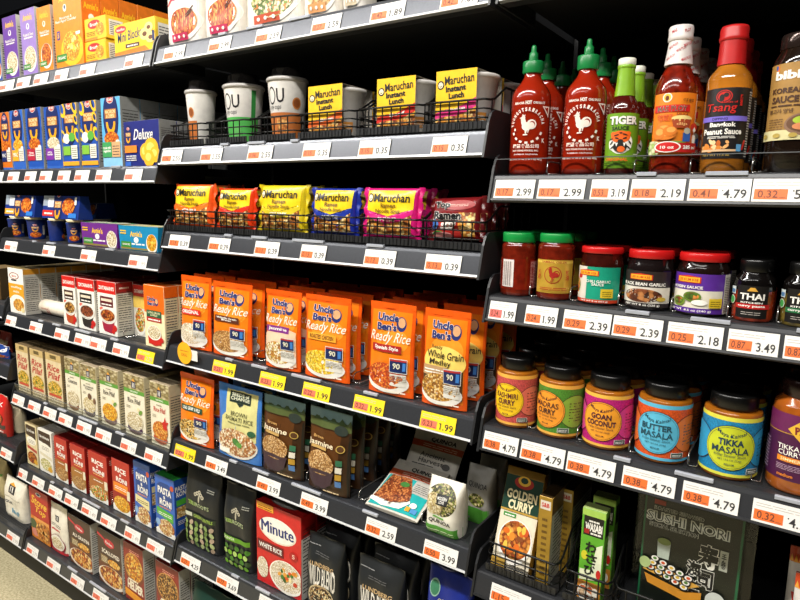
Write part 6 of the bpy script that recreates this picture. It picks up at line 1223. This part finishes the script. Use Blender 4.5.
curry(x0, x1, .04, .12, Zat(495, x0, .04), 'curry box turned to show its narrow gold side, in the basket', d_spine, s_curry, M('#3a2a14'))
x0, x1 = Xat(556, zc4+.0045, .10), Xat(566, zc4+.0045, .10)
curry(x0, x1+.004, .10, .12, zc4+.178, 'curry box in shadow at the right of the curry basket', d_spine, s_curry, M('#3a2a14'))
def d_was(c):
    c.rect(0, 0, 1, 1, M('#5fae2c', .38)); c.rect(0, .93, 1, 1, M('#a8cf5a')); c.rect(.08, .72, .94, .93, M('#16160f')); c.lines(.3, .87, .75, .9, 1, WHITE, .6); c.text('WASABI', .52, .815, .74, .09, WHITE, .045); c.rect(.12, .74, .34, .79, M('#a8201c')); c.lines(.4, .74, .85, .77, 1, WHITE, .6)
    c.poly([(.5, .3), (.96, .34), (.96, .66), (.7, .62)], M('#e9efd0')); c.poly([(.04, .22), (.9, .26), (.8, .36), (.04, .34)], M('#e6ecc8')); c.ell(.2, .5, .14, .05, M('#d8cf2c'))
    for i, ch in enumerate('わさび'): c.text(ch, .46+(.06 if i == 1 else 0), .60-.125*i, .48, .115, M('#101410'), .035)
    c.ell(.86, .33, .1, .05, RED); c.rect(.0, .0, 1, .22, M('#c9822c')); c.bowl(.4, .1, .34, .09, food(['#e9c8a0', '#f3efe0', '#c8501c', '#e08a5a'], 160), WHITE); c.ell(.78, .12, .14, .05, M('#f0e8d8'))
x0, x1 = Xat(576.5, zc4+.0045, .04), Xat(599.5, zc4+.0045, .04)
o = carton('wasabi_box', 'narrow green wasabi box with a black panel, front one in its basket', 'box', x0, x1, zc4+.0045, Zat(507, x0, .04), .04, .026, GRN, M('#6fa83c', .4), M('#b8cf7a', .4), d_was, lambda c: (c.rect(.1, .72, .9, .93, M('#16160f')), c.lines(.2, .1, .8, .65, 14, M('#2c4a1c'), .3)), 'wasabi boxes')
row(o, 1, .06, 'narrow green wasabi box with a black panel', 'wasabi boxes')
# seaweed bag: clear film round dark green sheets
y0 = .085; xa, xb = Xat(633, zc4+.12, y0), Xat(752, zc4+.12, y0); w = xb-xa; h = .232
T = thing('seaweed_bag', 'clear bag of dark green seaweed sheets with silver lettering', 'bag', ((xa+xb)/2, y0, zc4+.0045)); mb = MB()
mb.box(-w/2+.014, w/2-.018, .003, .010, .004, h-.016, M('#0f160e', .4, 0, .3, 30))
c = flat(mb, (-w/2+.014, .003, .004), (1, 0, 0), (0, 0, 1), w-.032, h-.02); GE = M('#14603c', .35); c.rect(0, 0, .02, 1, GE); c.rect(.975, 0, 1, 1, GE); SIL, DKI = M('#dadcd6', .35), M('#10140f', .4)
def outl(t, u, v, w_, h_, b=.02): c.text(t, u, v, w_*1.02, h_*1.12, SIL, b+.045); c.text(t, u, v, w_, h_, DKI, b)
c.rect(.1, .925, .22, .965, M('#a8341c')); outl('ROASTED SEAWEED', .36, .895, .5, .032); c.text('SUSHI NORI', .45, .82, .85, .095, SIL, .075); c.text('SUSHI NORI', .45, .82, .82, .078, M('#2f352f'), -.005); outl('SPECIAL SELECTION', .32, .745, .5, .035)
for ch, u, v, s in (('寿', .69, .6, .2), ('司', .68, .40, .16), ('海', .56, .46, .15), ('苔', .58, .30, .14)): c.text(ch, u, v, s*1.06, s*1.06, WHITE, .075); c.text(ch, u, v, s, s, BLACK, .03)
c.rect(.80, .52, .88, .69, M('#b9bdb0')); c.text('手\n巻', .84, .605, .05, .13, DKI, .02)
c.poly([(.18, .47), (.30, .47), (.31, .62), (.17, .62)], M('#b9c4b8')); c.ell(.24, .62, .07, .03, M('#8a9a5a'))
c.poly([(.06, .30), (.50, .24), (.66, .28), (.66, .22), (.5, .16), (.1, .22)], M('#d8922c')); c.quad((.04, .33), (.5, .27), (.64, .33), (.12, .42), M('#e9b04a')); rr = random.Random(5)
for i in range(5):
    for j in range(3):
        u, v = .12+.09*i+.02*j, .36-.02*i+.045*j; c.ell(u, v, .05, .03, BLACK); c.ell(u, v+.005, .038, .022, WHITE); c.ell(u, v+.005, .02, .012, M(('#d8541c', '#e8c03c', '#5a8a3c')[(i+j) % 3])); c.k -= 2
c.k += 2; c.ell(.06, .40, .06, .05, M('#b8cf8a')); c.ell(.8, .25, .1, .08, M('#cfd4cc')); c.ell(.72, .1, .2, .09, M('#8a918a')); mb.build('seaweed_sheets', T)
mb = MB(); FILM = clear('clear film', (.97, .98, .97, 1), .06, .07); nx, ny = 24, 16; vs = []
for j in range(ny+1):
    for i in range(nx+1):
        u, v = i/nx, j/ny; e = min(1, 8*min(u, 1-u)); vs.append((-w/2+w*u, .0060-.0056*e-.0012*math.sin(23*u+9*v)*math.sin(11*v+3*u)*e, h*v))
fs = [(j*(nx+1)+i, j*(nx+1)+i+1, (j+1)*(nx+1)+i+1, (j+1)*(nx+1)+i) for j in range(ny) for i in range(nx)]
mb.add(vs, fs, FILM, True); mb.add([(p[0], .0145-p[1], p[2]) for p in vs], [f[::-1] for f in fs], FILM, True); mb.build('clear_wrapper', T)
row(T, 1, .022, 'clear bag of seaweed sheets', 'seaweed bags')
def d_snack(c): c.rect(0, .86, 1, 1, M('#c8441c')); [c.poly([(.1*k, .86), (.1*k+.05, .93), (.1*k+.1, .86)], M('#e8a03c')) for k in range(10)]; c.text('RICE', .5, .56, .7, .16, RED, .04, rot=.2); c.bowl(.5, .25, .36, .16, OPASTA)
SNW = M('#d3cec8', .3)
for (a, b, t, yy, lab) in ((783, 830, 572, .036, 'white snack bag with a red orange top at the lower right corner, nearer one'), (778, 822, 545, .10, 'white snack bag with a red orange top at the lower right corner, farther one')):
    pou('C4', a, b, t, yy, .045, lab, SNW, d_snack, name='snack_bag', cat='bag', seal=M('#b8401c', .35), base=zc4+.001, group='white snack bags', seed=int(a))
